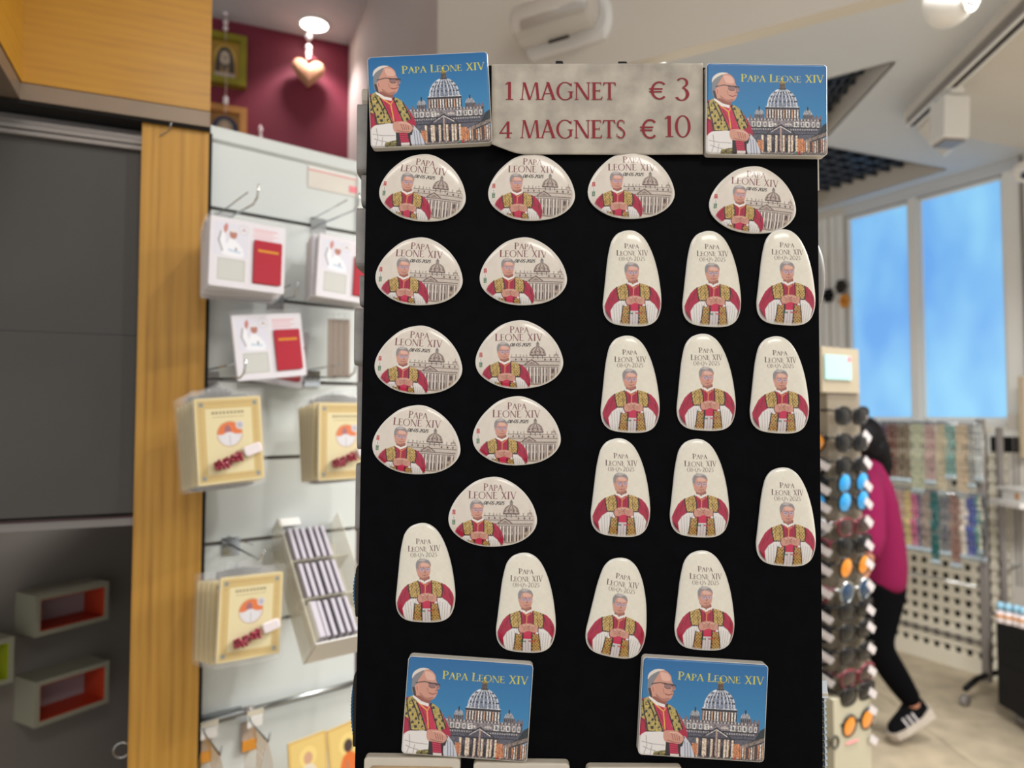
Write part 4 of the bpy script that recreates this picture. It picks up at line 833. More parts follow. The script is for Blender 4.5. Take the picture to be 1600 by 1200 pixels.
mb = MB(); n = 60
for k in range(n): z = z0 + (k + .5) / n * (z1 - z0); mb.box(a + .0016, a + .0032, BOARD_Y + .011, BOARD_Y + .027, z - .0005, z + .0006)
stuff(mb.obj('ribs', M['alu_grey'], t))
for p0, p1, ox, lb in ((882, 1062, .0022, 'thin chain of silver cone beads at the tower edge'), (1082, 1202, .0052, 'lower chain of silver cone beads running out at the bottom edge')):
    t, a, b, z0, z1 = side('bead_chain', lb, p0, p1, .004, 'x', right=True, grp='silver bead chains'); n = int((p1 - p0) / 9.5); mb = MB(); x = a + ox
    for k in range(n):
        z = z0 + (k + .5) / n * (z1 - z0); h = (z1 - z0) / n
        mb.lathe([(.0019, z - h * .45), (.0017, z - h * .2), (.0003, z + h * .4)], 7, (x, BOARD_Y + .010, 0))
    mb.obj('cone_beads', M['silver'], t); MB().tube([(x, BOARD_Y + .010, z0), (x, BOARD_Y + .010, z1)], .0006, 6).obj('cord', M['steel'], t)
t, a, b, z0, z1 = side('stepped_clasp', 'stepped pale metal clasp above the lower bead chain', 1054, 1084, .007, 'x', right=True)
MB().prism([(0, z0), (.002, z1 - .002), (.006, z1), (.012, z1), (.012, z0)], -.0062, .0, Matrix.Translation((a, BOARD_Y + .006, 0)) @ Matrix.Rotation(0, 4, 'Z') @ Matrix.Rotation(math.pi / 2, 4, 'Z')).obj('clasp_plate', M['chrome'], t)
MB().box(a, a + .0062, BOARD_Y + .006, BOARD_Y + .012, z0 + .001, z0 + .003).obj('clasp_bar', M['side_cream'], t)
MB().box(a, a + .0044, BOARD_Y + .02, BOARD_Y + .05, W(800, 1205, ZY).z - .03, z0).obj('clasp_strap', M['stone_grey'], t)
# ================================================================ LEFT: WHITE SLAT WALL
SU0, SU1 = 0.0, SLAT.hit(561, 300)[0]
gz = [SLAT.hit(322, p)[1] for p in (195, 320, 455, 590, 716, 848, 985, 1128)]
dz = gz[-2] - gz[-1]
gz += [gz[-1] - dz * k for k in range(1, 8)]
sw = thing('slat_wall', 'white slatted shop wall hung with cards and rosary packs', 'slat wall', tuple(SLAT.pt(0, 0, .1)))
MB().fbox(SLAT, SU0, SU1, -.03, -.012, .1, gz[0] - .01).obj('backing_board', M['slat_dark'], sw)
cr = [SLAT.pt(SU0, 0, gz[0])]
for i in range(1, len(gz) - 1):
    MB().fbox(SLAT, SU0, SU1, -.012, 0, gz[i + 1] + .0, gz[i] - .0065).obj('slat', M['slat'], sw)
    MB().fbox(SLAT, SU0, SU1, -.012, -.007, gz[i] - .0065, gz[i] - .003).obj('groove_lip', M['alu_grey'], sw)
MB().fbox(SLAT, SU0, SU1, -.012, 0, gz[1], gz[0] - .018).obj('slat', M['slat'], sw)
# cornice
prof = [(-.03, gz[0]), (.004, gz[0]), (.006, gz[0] - .004), (.006, gz[0] - .021), (.0, gz[0] - .026), (-.03, gz[0] - .026)]
vs = [SLAT.pt(u, d, z) for u in (SU0 - .002, SU1 - .004) for d, z in prof]; n = len(prof)
MB().add(vs, [tuple(range(n)), tuple(range(n, 2 * n))] + [(k, (k + 1) % n, (k + 1) % n + n, k + n) for k in range(n)]).obj('cornice', M['slat'], sw)
# flared end piece
ez = [(0, 0), (.004, -.01), (.012, -.03), (.016, -.045), (.015, -.09), (.012, -.13)]
vs = [SLAT.pt(SU1 - .005 + w, d, gz[0] + q) for d in (-.012, .004) for w, q in [(0, 0)] + ez[1:] + [(0, -.13)]]; n = len(ez) + 1
MB().add(vs, [tuple(range(n)), tuple(range(n, 2 * n))] + [(k, (k + 1) % n, (k + 1) % n + n, k + n) for k in range(n)]).obj('end_cap', M['slat'], sw)
MB().tube([SLAT.at(395, 232, .001), SLAT.at(395, 232, .0025)], .0022, 8).obj('screw', M['alu_grey'], sw)
# paper strip on the top slat
a = SLAT.hit(482, 258, .002); b = SLAT.hit(562, 276, .002); z0 = SLAT.hit(482, 292, .002)[1]
lt = thing('shelf_label', 'pale paper strip with thin red line on the top white slat', 'label', tuple(SLAT.pt(a[0], .001, z0)))
MB().fbox(SLAT, a[0], b[0], .0006, .0014, z0, a[1]).obj('paper_strip', mat('pale_label_paper', hx(216, 210, 200), .6, noise=.03), lt)
MB().fbox(SLAT, a[0], b[0], .0014, .0019, a[1] - .0075, a[1] - .006).obj('red_line', M['pink'], lt); MB().fbox(SLAT, a[0], b[0], .0014, .002, a[1] - .004, a[1] - .0005).obj('green_line', M['frame_white'], lt)
MB().fbox(SLAT, SLAT.hit(546, 290, .002)[0], b[0], .0014, .0022, SLAT.hit(546, 300, .002)[1], SLAT.hit(546, 290, .002)[1]).obj('red_block', M['pink'], lt)
# rail
ra, rb = SLAT.at(300, 1131, .012), SLAT.at(572, 1068, .012)
rl = thing('hanging_rail', 'grey steel rail across the white slat wall near the bottom', 'rail', tuple(ra)); z = SLAT.hit(322, 1127, .012)[1]
P0_, P1_ = SLAT.pt(0, .012, z), SLAT.pt(SU1 + .03, .012, z)
MB().tube([P0_, P1_], .0042, 12).obj('tube', M['steel'], rl, True)
uA = SLAT.hit(384, 1110, .012)[0]; MB().tube([SLAT.pt(uA - .004, .012, z), SLAT.pt(uA + .012, .012, z)], .0058, 12).obj('joint_sleeve', M['alu_grey'], rl, True)
MB().fbox(SLAT, 0, uA - .005, 0, .009, z - .006, z + .006).obj('rail_channel', M['steel'], rl)

# ---- hooks
def hook(px, py, ln, label, d0=0.0, tip=.02, cat='hook', grp='steel hooks on the slat wall'):
    """px, py = where the prong leaves the wall."""
    u, z = SLAT.hit(px, py, d0); o = SLAT.pt(u, d0, z)
    t = thing('wall_hook', label, cat, tuple(o), grp)
    P = [SLAT.pt(u, d0, z), SLAT.pt(u, d0 + ln * .9, z - .004), SLAT.pt(u, d0 + ln, z + .002), SLAT.pt(u, d0 + ln + .006, z + tip)]
    MB().tube(P, .0016, 8).obj('prong', M['chrome'], t, True)
    MB().fbox(SLAT, u - .014, u + .014, d0, d0 + .003, z - .016, z + .012).obj('backplate', M['chrome'], t)
    MB().tube([SLAT.pt(u - .004, d0, z + .014), SLAT.pt(u - .004, d0 + ln * .8, z + .016)], .0012, 6).obj('upper_wire', M['chrome'], t, True)
    return u, z
# ---- card packs (a raised-arm figure, a red booklet, a blank square where the photo has a code)
def print_pack():
    c = Paint(100, 92, 4, hx(228, 224, 230)); c.soft = .4
    c.rect(4, 5, 49, 50, hx(222, 220, 232)); c.smooth([(14, 46), (10, 30), (13, 16), (18, 20), (20, 34), (26, 26), (34, 30), (42, 40), (42, 50), (20, 50)], hx(240, 240, 246)); c.line([(13, 18), (10, 30), (15, 44)], 2.4, hx(130, 126, 126), .8)
    c.smooth([(16, 12), (20, 6), (22, 12), (18, 20)], hx(196, 120, 110)); c.ell(29, 20, 5, 6.6, hx(178, 112, 92)); c.ell(29, 14.6, 5, 2.6, hx(226, 222, 224)); c.line([(24, 42), (38, 44)], 3, hx(190, 208, 226)); c.ell(33, 40, 1.2, 2.4, hx(130, 120, 120))
    c.ell(43, 12, 6.6, 6.6, hx(198, 194, 200)); c.ell(43, 12, 5.6, 5.6, hx(232, 230, 234)); c.poly([(39, 14), (47, 14), (43, 8)], hx(196, 180, 184))
    for k in range(4): c.rect(56, 7 + 3.6 * k, 90 - (k % 2) * 6, 8.4 + 3.6 * k, hx(226, 150, 158))
    c.rect(56, 27, 92, 84, hx(186, 30, 52)); c.rect(60, 38, 88, 41, hx(230, 150, 70)); c.rect(56, 62, 92, 70, hx(206, 120, 150), .5); c.rect(60, 79, 88, 80.5, hx(220, 120, 60))
    c.rect(9, 54, 46, 84, hx(190, 190, 184)); c.rect(11, 56, 44, 82, hx(204, 204, 198))
    return c
cvp = print_pack()
proto = thing('booklet_card_pack', '', 'card pack', group='red booklet card packs', local=True)
cwid, chei = .118, .108
MB().rbox(-cwid / 2, cwid / 2, -.003, .003, -chei / 2, chei / 2, .003, 3).obj('card_back', M['card'], proto)
grid_print('printed_front', cvp, cwid - .003, chei - .003, 110, 100, proto, M['prm'], y=-.0032)
MB().rbox(-cwid / 2 - .002, cwid / 2 + .002, -.0045, .0040, -chei / 2 - .003, chei / 2 + .008, .004, 3).obj('clear_sleeve', M['film'], proto)
MB().rbox(.008, cwid / 2 - .006, -.0062, -.0034, -.042, .027, .002, 3, None, .0008).obj('red_booklet', mat('red_booklet_cover', hx(176, 28, 48), .3, coat=.4), proto)
MB().box(.014, cwid / 2 - .012, -.0066, -.0060, .008, .012).obj('gold_title_band', M['orange_pl'], proto)
used = []
def put(pr, px, py, d, rot, label, sc=1.0, yaw=0, grp=None):
    o = pr if pr not in used else copy_tree(pr)
    used.append(pr)
    o.location = SLAT.at(px, py, d); o.rotation_euler = (0, math.radians(rot), SLAT.th + math.radians(yaw)); o.scale = (sc, sc, sc); o['label'] = label
    if grp: o['group'] = grp
    return o
def fit(px0, px1, py, d): return abs(SLAT.hit(px1, py, d)[0] - SLAT.hit(px0, py, d)[0])
s1 = fit(329, 446, 400, .12) / cwid
hook(350, 345, .15, 'steel hook holding the red booklet card packs nearest the wooden post'); hook(497, 352, .15, 'steel hook holding the red booklet card packs nearest the tower')
put(proto, 387, 400, .125, 1, 'front red booklet card pack of the stack nearest the wooden post', s1)
for k in range(7): put(proto, 383 - 1.8 * k, 403 + 2.8 * k, .115 - .011 * k, (k % 3) - 1, 'white booklet card pack behind the front one by the post, sheet %s from the front' % ['second', 'third', 'fourth', 'fifth', 'sixth', 'seventh', 'eighth'][k], s1)
put(proto, 545, 423, .118, 3, 'front red booklet card pack of the stack half hidden by the tower', s1)
for k in range(6): put(proto, 537 - 2.2 * k, 421 + 2 * k, .107 - .013 * k, (k % 2), 'white booklet card pack in the half hidden stack, sheet %s from the front' % ['second', 'third', 'fourth', 'fifth', 'sixth', 'seventh'][k], s1)
hook(430, 470, .09, 'steel hook holding the single tilted booklet card pack')
put(proto, 421, 541, .085, -7, 'single red booklet card pack hanging tilted below the two stacks', s1 * .99)
put(proto, 430, 555, .02, 8, 'booklet card pack hidden behind the single tilted one', s1 * .95)
# packs turned edge-on by the tower
pe = thing('side_turned_pack', '', 'card pack', group='packs turned edge-on by the tower', local=True)
MB().rbox(-.03, .03, -.004, .004, -.048, .048, .003, 3).obj('card_back', M['kraft'], pe); MB().rbox(-.032, .032, -.0056, .0056, -.052, .058, .004, 3).obj('clear_sleeve', M['film'], pe)
for k in range(4): put(pe, 517 + 8.5 * k, 546, .06, 0, 'brown edged pack seen edge-on beside the tower, %s from the tilted pack' % ['first', 'second', 'third', 'fourth'][k], 1, 62)
# ---- rosary packs
def print_rosary(seed):
    c = Paint(100, 130, 4, hx(222, 204, 152)); c.soft = .3
    c.rect(3, 3, 97, 127, hx(206, 178, 112)); c.rect(15, 16, 85, 116, hx(226, 212, 166))
    rs = random.Random(seed)
    for k in range(38):
        for x in (8.5, 91.5): c.rect(x - 1.6, 8 + 3 * k, x + 1.6 - rs.random() * 2, 9.6 + 3 * k, hx(150, 104, 60), .55)
    for k in range(26):
        for y in (8, 121): c.rect(14 + 2.8 * k, y - 1.4, 15.6 + 2.8 * k, y + 1.4 - rs.random() * 1.6, hx(150, 104, 60), .5)
    for x in (9, 91):
        for y in (9, 121): c.ell(x, y, 4, 4, hx(150, 150, 150), .8); c.line([(x - 3, y - 3), (x + 3, y + 3)], 1, hx(90, 110, 100)); c.line([(x + 3, y - 3), (x - 3, y + 3)], 1, hx(90, 110, 100))
    for k in range(9): c.rect(24 + 5.6 * k, 20, 28 + 5.6 * k, 24.4, hx(110, 92, 50), .75)
    for k in range(12): c.rect(26 + 4 * k, 28, 28.6 + 4 * k, 30, hx(140, 120, 80), .55)
    c.ell(50, 56, 20, 20, hx(196, 160, 120)); c.ell(50, 56, 18.6, 18.6, hx(216, 212, 214)); c.ell(50, 56, 18.6, 18.6, hx(222, 112, 40), 1, -1); c.ell(47, 50, 5, 8, hx(120, 90, 120), .7); c.smooth([(36, 62), (44, 54), (54, 54), (64, 62), (56, 72), (44, 73)], hx(222, 220, 224)); c.line([(50, 58), (50, 73)], .8, hx(150, 130, 130))
    c.ell(66, 43, 6.4, 6.4, hx(212, 206, 214)); c.ell(66, 43, 4, 4, hx(150, 150, 160), .6)
    return c
cvr = print_rosary(3)
rp = thing('rosary_pack', '', 'rosary pack', group='yellow rosary packs on the slat wall', local=True)
rw, rh = .092, .120
MB().rbox(-rw / 2, rw / 2, -.0015, .0025, -rh / 2, rh / 2, .003, 3).obj('card_back', M['cream_card'], rp); grid_print('printed_front', cvr, rw - .002, rh - .002, 92, 120, rp, M['prm'], y=-.0018)
MB().rbox(-rw / 2 - .004, rw / 2 + .004, -.006, .004, -rh / 2 - .006, rh / 2 + .012, .005, 3).obj('clear_sleeve', M['film'], rp)
mb = MB(); rs = random.Random(4)
for k in range(46):
    a = rs.random(); x = -.022 + .034 * a + rs.uniform(-.003, .003); mb.ball((x, -.0075 + rs.uniform(-.0035, .002), -.0345 + .010 * a + rs.uniform(-.006, .006)), .0027, 7, 5)
stuff(mb.obj('rosary_beads', M['redbead'], rp, True))
MB().rbox(.004, .030, -.011, -.005, -.0385, -.024, .004, 3, Matrix.Rotation(math.radians(-16), 4, 'Y') @ Matrix.Translation((.006, 0, .008)), .002).obj('crucifix_pouch', M['crystal'], rp)
MB().rbox(-.014, .014, -.0025, .0015, rh / 2 + .008, rh / 2 + .024, .005, 4).obj('hanging_tab', M['film'], rp)
s2 = fit(302, 408, 680, .125) / (rw * 1.02)
hook(327, 592, .16, 'steel hook holding the yellow rosary packs nearest the wooden post'); hook(487, 590, .16, 'steel hook holding the yellow rosary packs nearest the tower'); hook(360, 851, .14, 'steel hook above the lowest yellow rosary packs', tip=.012)
put(rp, 359, 687, .135, -4, 'front yellow rosary pack of the upper stack overlapping the wooden post', s2)
for k in range(5): put(rp, 353 - 5.2 * k, 690 + 1.5 * k, .121 - .014 * k, -2 - k * .7, 'yellow rosary pack in the stack by the wooden post, %s from the front' % ['second', 'third', 'fourth', 'fifth', 'sixth'][k], s2)
put(rp, 540, 689, .13, 0, 'front yellow rosary pack of the stack half hidden by the tower', s2)
for k in range(5): put(rp, 531 - 5 * k, 688 + k, .116 - .014 * k, -.8 * k, 'yellow rosary pack in the half hidden stack, %s from the front' % ['second', 'third', 'fourth', 'fifth', 'sixth'][k], s2)
put(rp, 391, 963, .12, 2, 'front yellow rosary pack of the lowest stack', s2 * .99)
for k in range(4): put(rp, 379 - 8 * k, 966 - k, .104 - .02 * k, 1, 'yellow rosary pack in the lowest stack, %s from the front' % ['second', 'third', 'fourth', 'fifth'][k], s2 * .97)
# ---- slanted acrylic rack with slim booklets
o = SLAT.at(462, 822, .02); bk = thing('leaflet_rack', 'slanted clear acrylic rack of slim grey booklets beside the tower', 'rack', tuple(o))
A0, A1, B0 = SLAT.at(447, 822, .02), SLAT.at(500, 1000, .16), SLAT.at(500, 815, .02)
ev = (A1 - A0); L_ = ev.length; ev.normalize(); xv = SLAT.x; nv = xv.cross(ev).normalized()
if nv.dot(SLAT.n) < 0: nv = -nv
def rk(u, e, h): return A0 + xv * u + ev * e + nv * h
def rkbox(u0, u1, e0, e1, h0, h1, nm, m, par): MB().add([rk(u, e, h) for h in (h0, h1) for e in (e0, e1) for u in (u0, u1)], [(0, 2, 3, 1), (4, 5, 7, 6), (0, 1, 5, 4), (2, 6, 7, 3), (0, 4, 6, 2), (1, 3, 7, 5)]).obj(nm, m, par)
wd = .062
rkbox(-.014, wd + .03, -.01, L_ + .01, -.045, -.042, 'back_plate', M['acrylic'], bk); rkbox(-.015, -.012, -.01, L_ + .012, -.045, .012, 'side_plate', M['acrylic'], bk); rkbox(wd + .028, wd + .03, -.01, L_ + .012, -.045, .012, 'side_plate', M['acrylic'], bk); rkbox(-.014, wd + .03, L_ + .010, L_ + .012, -.045, .014, 'front_lip', M['white'], bk)
rkbox(-.006, .03, -.022, -.006, -.01, -.008, 'name_tag', M['white'], bk)
for k in (1, 2): rkbox(-.012, wd + .028, L_ * k / 3 - .001, L_ * k / 3 + .001, -.044, .002, 'divider', M['acrylic'], bk)
bl = mat('grey_booklet_spine', hx(150, 145, 154), .5); pgm = mat('booklet_pages', hx(186, 180, 190), .6)
for t3 in range(3):
    for k in range(6):
        e0, e1 = L_ * t3 / 3 + .005, L_ * (t3 + 1) / 3 - .004; u = k * .0115; q = thing('slim_booklet', 'slim grey booklet in the %s tier of the slanted rack, %s from its open side' % (['upper', 'middle', 'lowest'][t3], ['first', 'second', 'third', 'fourth', 'fifth', 'sixth'][k]), 'booklet', tuple(rk(u, e0, -.04)), 'booklets in the slanted rack')
        thick = .0075 if not (t3 == 2 and k == 0) else .0105
        rkbox(u, u + thick, e0, e1, -.04, -.001 * (k % 3), 'cover', M['white'] if (t3 == 2 and k == 0) else bl, q); rkbox(u + .0012, u + thick - .0012, e0 + .001, e1 + .0004, -.0395, .0012 - .001 * (k % 3), 'page_block', pgm, q)
# ---- below the rail: hooks with tags, thin chains and yellow cards
for i, (px, tx) in enumerate(((316, 'first'), (388, 'second'))):
    u, z0 = SLAT.hit(px, 1143 - i * 18, .014)
    t = thing('price_hook', 'long steel price hook on the lower rail, %s from the wooden post' % tx, 'hook', tuple(SLAT.pt(u, .014, z0)), 'price hooks on the lower rail')
    MB().tube([SLAT.pt(u, .014, z0 + .01), SLAT.pt(u, .03, z0), SLAT.pt(u, .10, z0 - .004), SLAT.pt(u + .001, .104, z0 + .010)], .0014, 8).obj('prong', M['steel'], t, True)
    MB().fbox(SLAT, u - .004, u + .022, .016, .020, z0 + .002, z0 + .016).obj('tag_holder', M['chrome'], t); MB().fbox(SLAT, u - .004, u + .020, .020, .022, z0 - .010, z0 + .006).obj('price_tag', M['white'], t)
    for k in range(7):
        q = thing('thin_chain', 'thin gold chain on the %s price hook, %s from the wall' % (tx, ['first', 'second', 'third', 'fourth', 'fifth', 'sixth', 'seventh'][k]), 'necklace', tuple(SLAT.pt(u, .03 + .01 * k, z0)), 'thin chains on the %s price hook' % tx)
        d = .03 + .0105 * k; P = [SLAT.pt(u - .010 * math.sin(math.pi * j / 12) * (1 if j < 12 else 1), d, z0 - .004 - .11 * j / 12) for j in range(13)] + [SLAT.pt(u + .010 * math.sin(math.pi * j / 12), d, z0 - .004 - .11 * j / 12) for j in range(12, -1, -1)]
        MB().tube(P, .0005, 4, cap=False).obj('chain', M['goldbead'], q); MB().ball(SLAT.pt(u, d, z0 - .118), .004, 8, 5).obj('pendant', M['orange_pl'], q, True)
    t = thing('medal_card', 'small card with amber medal behind the %s price hook' % tx, 'card', tuple(SLAT.pt(u, .01, z0 - .05)), 'medal cards under the rail')
    MB().fbox(SLAT, u - .008, u + .016, .004, .008, z0 - .052, z0 - .006).obj('card_back', M['kraft'], t); MB().fbox(SLAT, u - .007, u + .015, .008, .010, z0 - .050, z0 - .034).obj('amber_medal', M['orange_pl'], t)
def print_saint(k):
    c = Paint(60, 80, 4, hx(214, 176, 96)); c.soft = .5
    c.rect(3, 3, 57, 77, hx(226, 196, 120)); c.ell(30, 28, 14, 15, hx(236, 210, 130)); c.ell(30, 30, 7, 9, hx(206, 160, 130) if k == 0 else hx(60, 40, 44)); c.smooth([(14, 78), (18, 48), (30, 38), (42, 48), (46, 78)], hx(226, 214, 196) if k == 0 else hx(222, 110, 40)); c.line([(26, 50), (28, 76)], 2, hx(150, 120, 110))
    return c
for k, (px, py, wpx, r, lb) in enumerate(((482, 1195, 60, -4, 'yellow holy card on the ledge below the rail'), (545, 1176, 62, -6, 'orange robed holy card beside the tower below the rail'))):
    w = fit(px - wpx / 2, px + wpx / 2, py, .06); t = thing('holy_card', lb, 'card', tuple(SLAT.at(px, py, .06)), rot=(0, math.radians(r), SLAT.th), local=True)
    MB().rbox(-w / 2, w / 2, 0, .002, -w * .7, w * .7, .004, 3).obj('card_back', M['cream_card'], t); grid_print('printed_front', print_saint(k), w - .002, w * 1.4 - .002, 40, 54, t, M['prm'], y=-.0004)
# ================================================================ LEFT: WOODEN JOINERY
z_cab = JOIN.hit(318, 197, .012)[1]; z_trim = JOIN.hit(318, 172, .012)[1]
uc = JOIN.hit(33, 100, .012)[0]; up0 = JOIN.hit(213, 600, 0)[0]
pt_ = thing('wooden_post', 'yellow oak veneered post between dark panel and white slat wall', 'post', tuple(JOIN.pt(up0, 0, 0)))
MB().fbox(JOIN, up0, -.001, -.05, 0, 0, z_cab).obj('post_board', M['oak'], pt_)
MB().fbox(JOIN, -.0045, .004, -.06, -.004, 0, z_cab - .004).obj('edge_joint', M['gap'], pt_)
MB().tube([JOIN.at(268, 192, .012), JOIN.at(264, 203, .006), JOIN.at(262, 206, 0), JOIN.at(250, 212, .004)], .0009, 6).obj('bent_nail', M['steel'], pt_, True)
cb_ = thing('wall_cupboard', 'glossy cherry veneered overhead cupboard in the upper left corner', 'cupboard', tuple(JOIN.pt(uc, .012, z_cab)))
MB().fbox(JOIN, uc, 0, -.35, .012, z_trim, 2.75).obj('door_panel', M['veneer'], cb_)
MB().fbox(JOIN, uc, 0, -.35, .012, z_cab, z_trim - .0015).obj('aluminium_trim', M['alu'], cb_)
wing = Frame(JOIN.pt(uc, .012, 0).x, JOIN.pt(uc, .012, 0).y, 23.5 + 90 - .0)   # runs towards the viewer
def wbox(e0, e1, f0, f1, z0, z1, nm, m):
    o = JOIN.pt(uc, .012, 0); e = JOIN.n; x = JOIN.x
    MB().add([o + e * a + x * b + Vector((0, 0, z)) for z in (z0, z1) for b in (f0, f1) for a in (e0, e1)], [(0, 2, 3, 1), (4, 5, 7, 6), (0, 1, 5, 4), (2, 6, 7, 3), (0, 4, 6, 2), (1, 3, 7, 5)]).obj(nm, m, cb_)
wbox(.0, .62, -.30, 0, z_trim, 2.75, 'side_panel', M['veneer']); wbox(0, .62, -.30, 0, z_cab, z_trim - .0015, 'aluminium_trim', M['alu']); wbox(0, .62, -.006, .0015, z_trim, 2.75, 'edge_lipping', M['veneer'])
MB().fbox(JOIN, uc - .3, 0, -.35, .008, z_cab - .004, z_cab).obj('dark_underside', M['gap'], cb_)
# dark panel, its head rail, the alcove behind and below
zr0, zr1 = JOIN.hit(0, 206, -.02)[1], JOIN.hit(0, 181, -.02)[1]
ul = -1.6
hr = thing('head_rail', 'grey ribbed aluminium rail above the dark grey panel', 'rail', tuple(JOIN.pt(ul, -.02, zr0)))
for k in range(3): MB().fbox(JOIN, ul, up0 + .01, -.03, -.02 + .003 * (k % 2), zr0 + (zr1 - zr0) * k / 3 + .0008, zr0 + (zr1 - zr0) * (k + 1) / 3 - .0008).obj('rib', M['alu_grey'], hr)
st(MB().fbox(JOIN, ul, up0 + .01, -.09, -.04, zr1, z_cab + .02).obj('trim_8', M['alu_grey']))
zpb = JOIN.hit(100, 806, -.03)[1]
dp = thing('dark_panel', 'large matt dark grey panel left of the wooden post', 'panel', tuple(JOIN.pt(ul, -.03, zpb)))
zj = [zpb, JOIN.hit(100, 520, -.03)[1], zr0 - .0]
for k in range(2): MB().fbox(JOIN, ul, up0 + .01, -.05, -.03 - .0006 * k, zj[k] + (.0006 if k else 0), zj[k + 1]).obj('panel_sheet', M['dark_panel'], dp)
MB().fbox(JOIN, ul, up0 + .01, -.056, -.046, zpb - .006, zpb).obj('black_edge', M['gap'], dp)
MB().fbox(JOIN, ul, up0 + .01, -.075, -.05, zpb - .022, zpb - .010).obj('light_lip', M['alu_grey'], dp)
st(MB().fbox(DEEP, -1.2, .56, -.05, 0, 0, zpb - .03).obj('wall_left', M['dark_wall']))
st(MB().fbox(JOIN, up0 - .0, up0 + .006, -1.0, -.05, 0, zpb).obj('trim_10', M['dark_wall']))
ogl = mat('orange_box_lining', hx(186, 60, 30), .5); ygl = mat('lime_box_lining', hx(150, 160, 20), .5); bxw = mat('grey_green_box', hx(150, 148, 130), .5); pale = mat('pale_box_back', hx(164, 150, 152), .6)
def cubby(px0, py0, px1, py1, pz0, lab, lining):
    """Hollow display box on the alcove wall; front opening given by its left edge (px0, py0..pz0) and right end px1."""
    d = .075; a = DEEP.hit(px0, py0, d); b = DEEP.hit(px0, pz0, d); c = DEEP.hit(px1, py1, d); u0, u1, z1, z0 = a[0], c[0], a[1], b[1]; w = .009
    t = thing('display_box', lab, 'box', tuple(DEEP.pt(u0, 0, z0)), 'hollow display boxes in the dark alcove')
    for q in ((u0 - w, u1 + w, z1, z1 + w), (u0 - w, u1 + w, z0 - w, z0), (u0 - w, u0, z0, z1), (u1, u1 + w, z0, z1)): MB().fbox(DEEP, q[0], q[1], 0, d, q[2], q[3]).obj('box_side', bxw, t)
    k = .0015
    for q in ((u0, u1, z1 - k, z1), (u0, u1, z0, z0 + k), (u0, u0 + k, z0, z1), (u1 - k, u1, z0, z1)): MB().fbox(DEEP, q[0], q[1], .004, d - .001, q[2], q[3]).obj('coloured_lining', lining, t)
    MB().fbox(DEEP, u0, u1, .001, .004, z0, z1).obj('back_board', pale, t)
cubby(64, 938, 164, 915, 987, 'upper orange lined hollow box in the dark alcove', ogl); cubby(63, 1072, 164, 1052, 1128, 'lower orange lined hollow box in the dark alcove', ogl); cubby(-90, 1030, 14, 1012, 1090, 'lime lined hollow box cut off by the photo edge in the alcove', ygl)
rc = JOIN.at(190, 1172, -.03); rg = thing('wire_ring', 'small open wire ring near the foot of the wooden post', 'ring', tuple(rc))
MB().tube([rc + JOIN.x * .011 * math.cos(a) + Vector((0, 0, .011 * math.sin(a))) for a in [math.radians(35 + 15 * k) for k in range(20)]], .0009, 6).obj('open_loop', M['chrome'], rg, True)
MB().tube([rc + JOIN.x * .009 + Vector((0, 0, -.006)), rc + JOIN.x * .019 + Vector((0, 0, .003))], .0009, 6).obj('wire_end', M['chrome'], rg, True)
# ================================================================ ALCOVE WALL: ICONS AND HEART
def print_icon(k):
    c = Paint(80, 96, 4, hx(176, 138, 52) if k == 0 else hx(166, 120, 60)); c.soft = .5
    if k == 0:
        c.ell(40, 40, 30, 30, hx(206, 170, 84)); c.smooth([(14, 84), (16, 44), (26, 20), (40, 14), (54, 20), (64, 44), (66, 84), (52, 84), (50, 60), (30, 60), (28, 84)], hx(62, 58, 56)); c.smooth([(28, 34), (40, 24), (52, 34), (52, 56), (40, 70), (28, 56)], hx(196, 180, 160))
        c.smooth([(30, 56), (40, 60), (50, 56), (46, 76), (34, 76)], hx(92, 82, 74)); c.line([(40, 38), (40, 52)], 2, hx(110, 96, 84)); c.line([(31, 40), (37, 40)], 2, hx(60, 50, 46)); c.line([(43, 40), (49, 40)], 2, hx(60, 50, 46)); c.rect(12, 80, 68, 92, hx(186, 170, 156)); c.line([(35, 60), (45, 60)], 1.5, hx(60, 50, 46))
    else:
        c.ell(40, 44, 36, 36, hx(30, 44, 84)); c.ell(40, 44, 22, 26, hx(168, 152, 130)); c.ell(40, 40, 11, 14, hx(200, 176, 150)); c.line([(28, 60), (40, 70), (52, 60)], 4, hx(120, 100, 84))
    return c
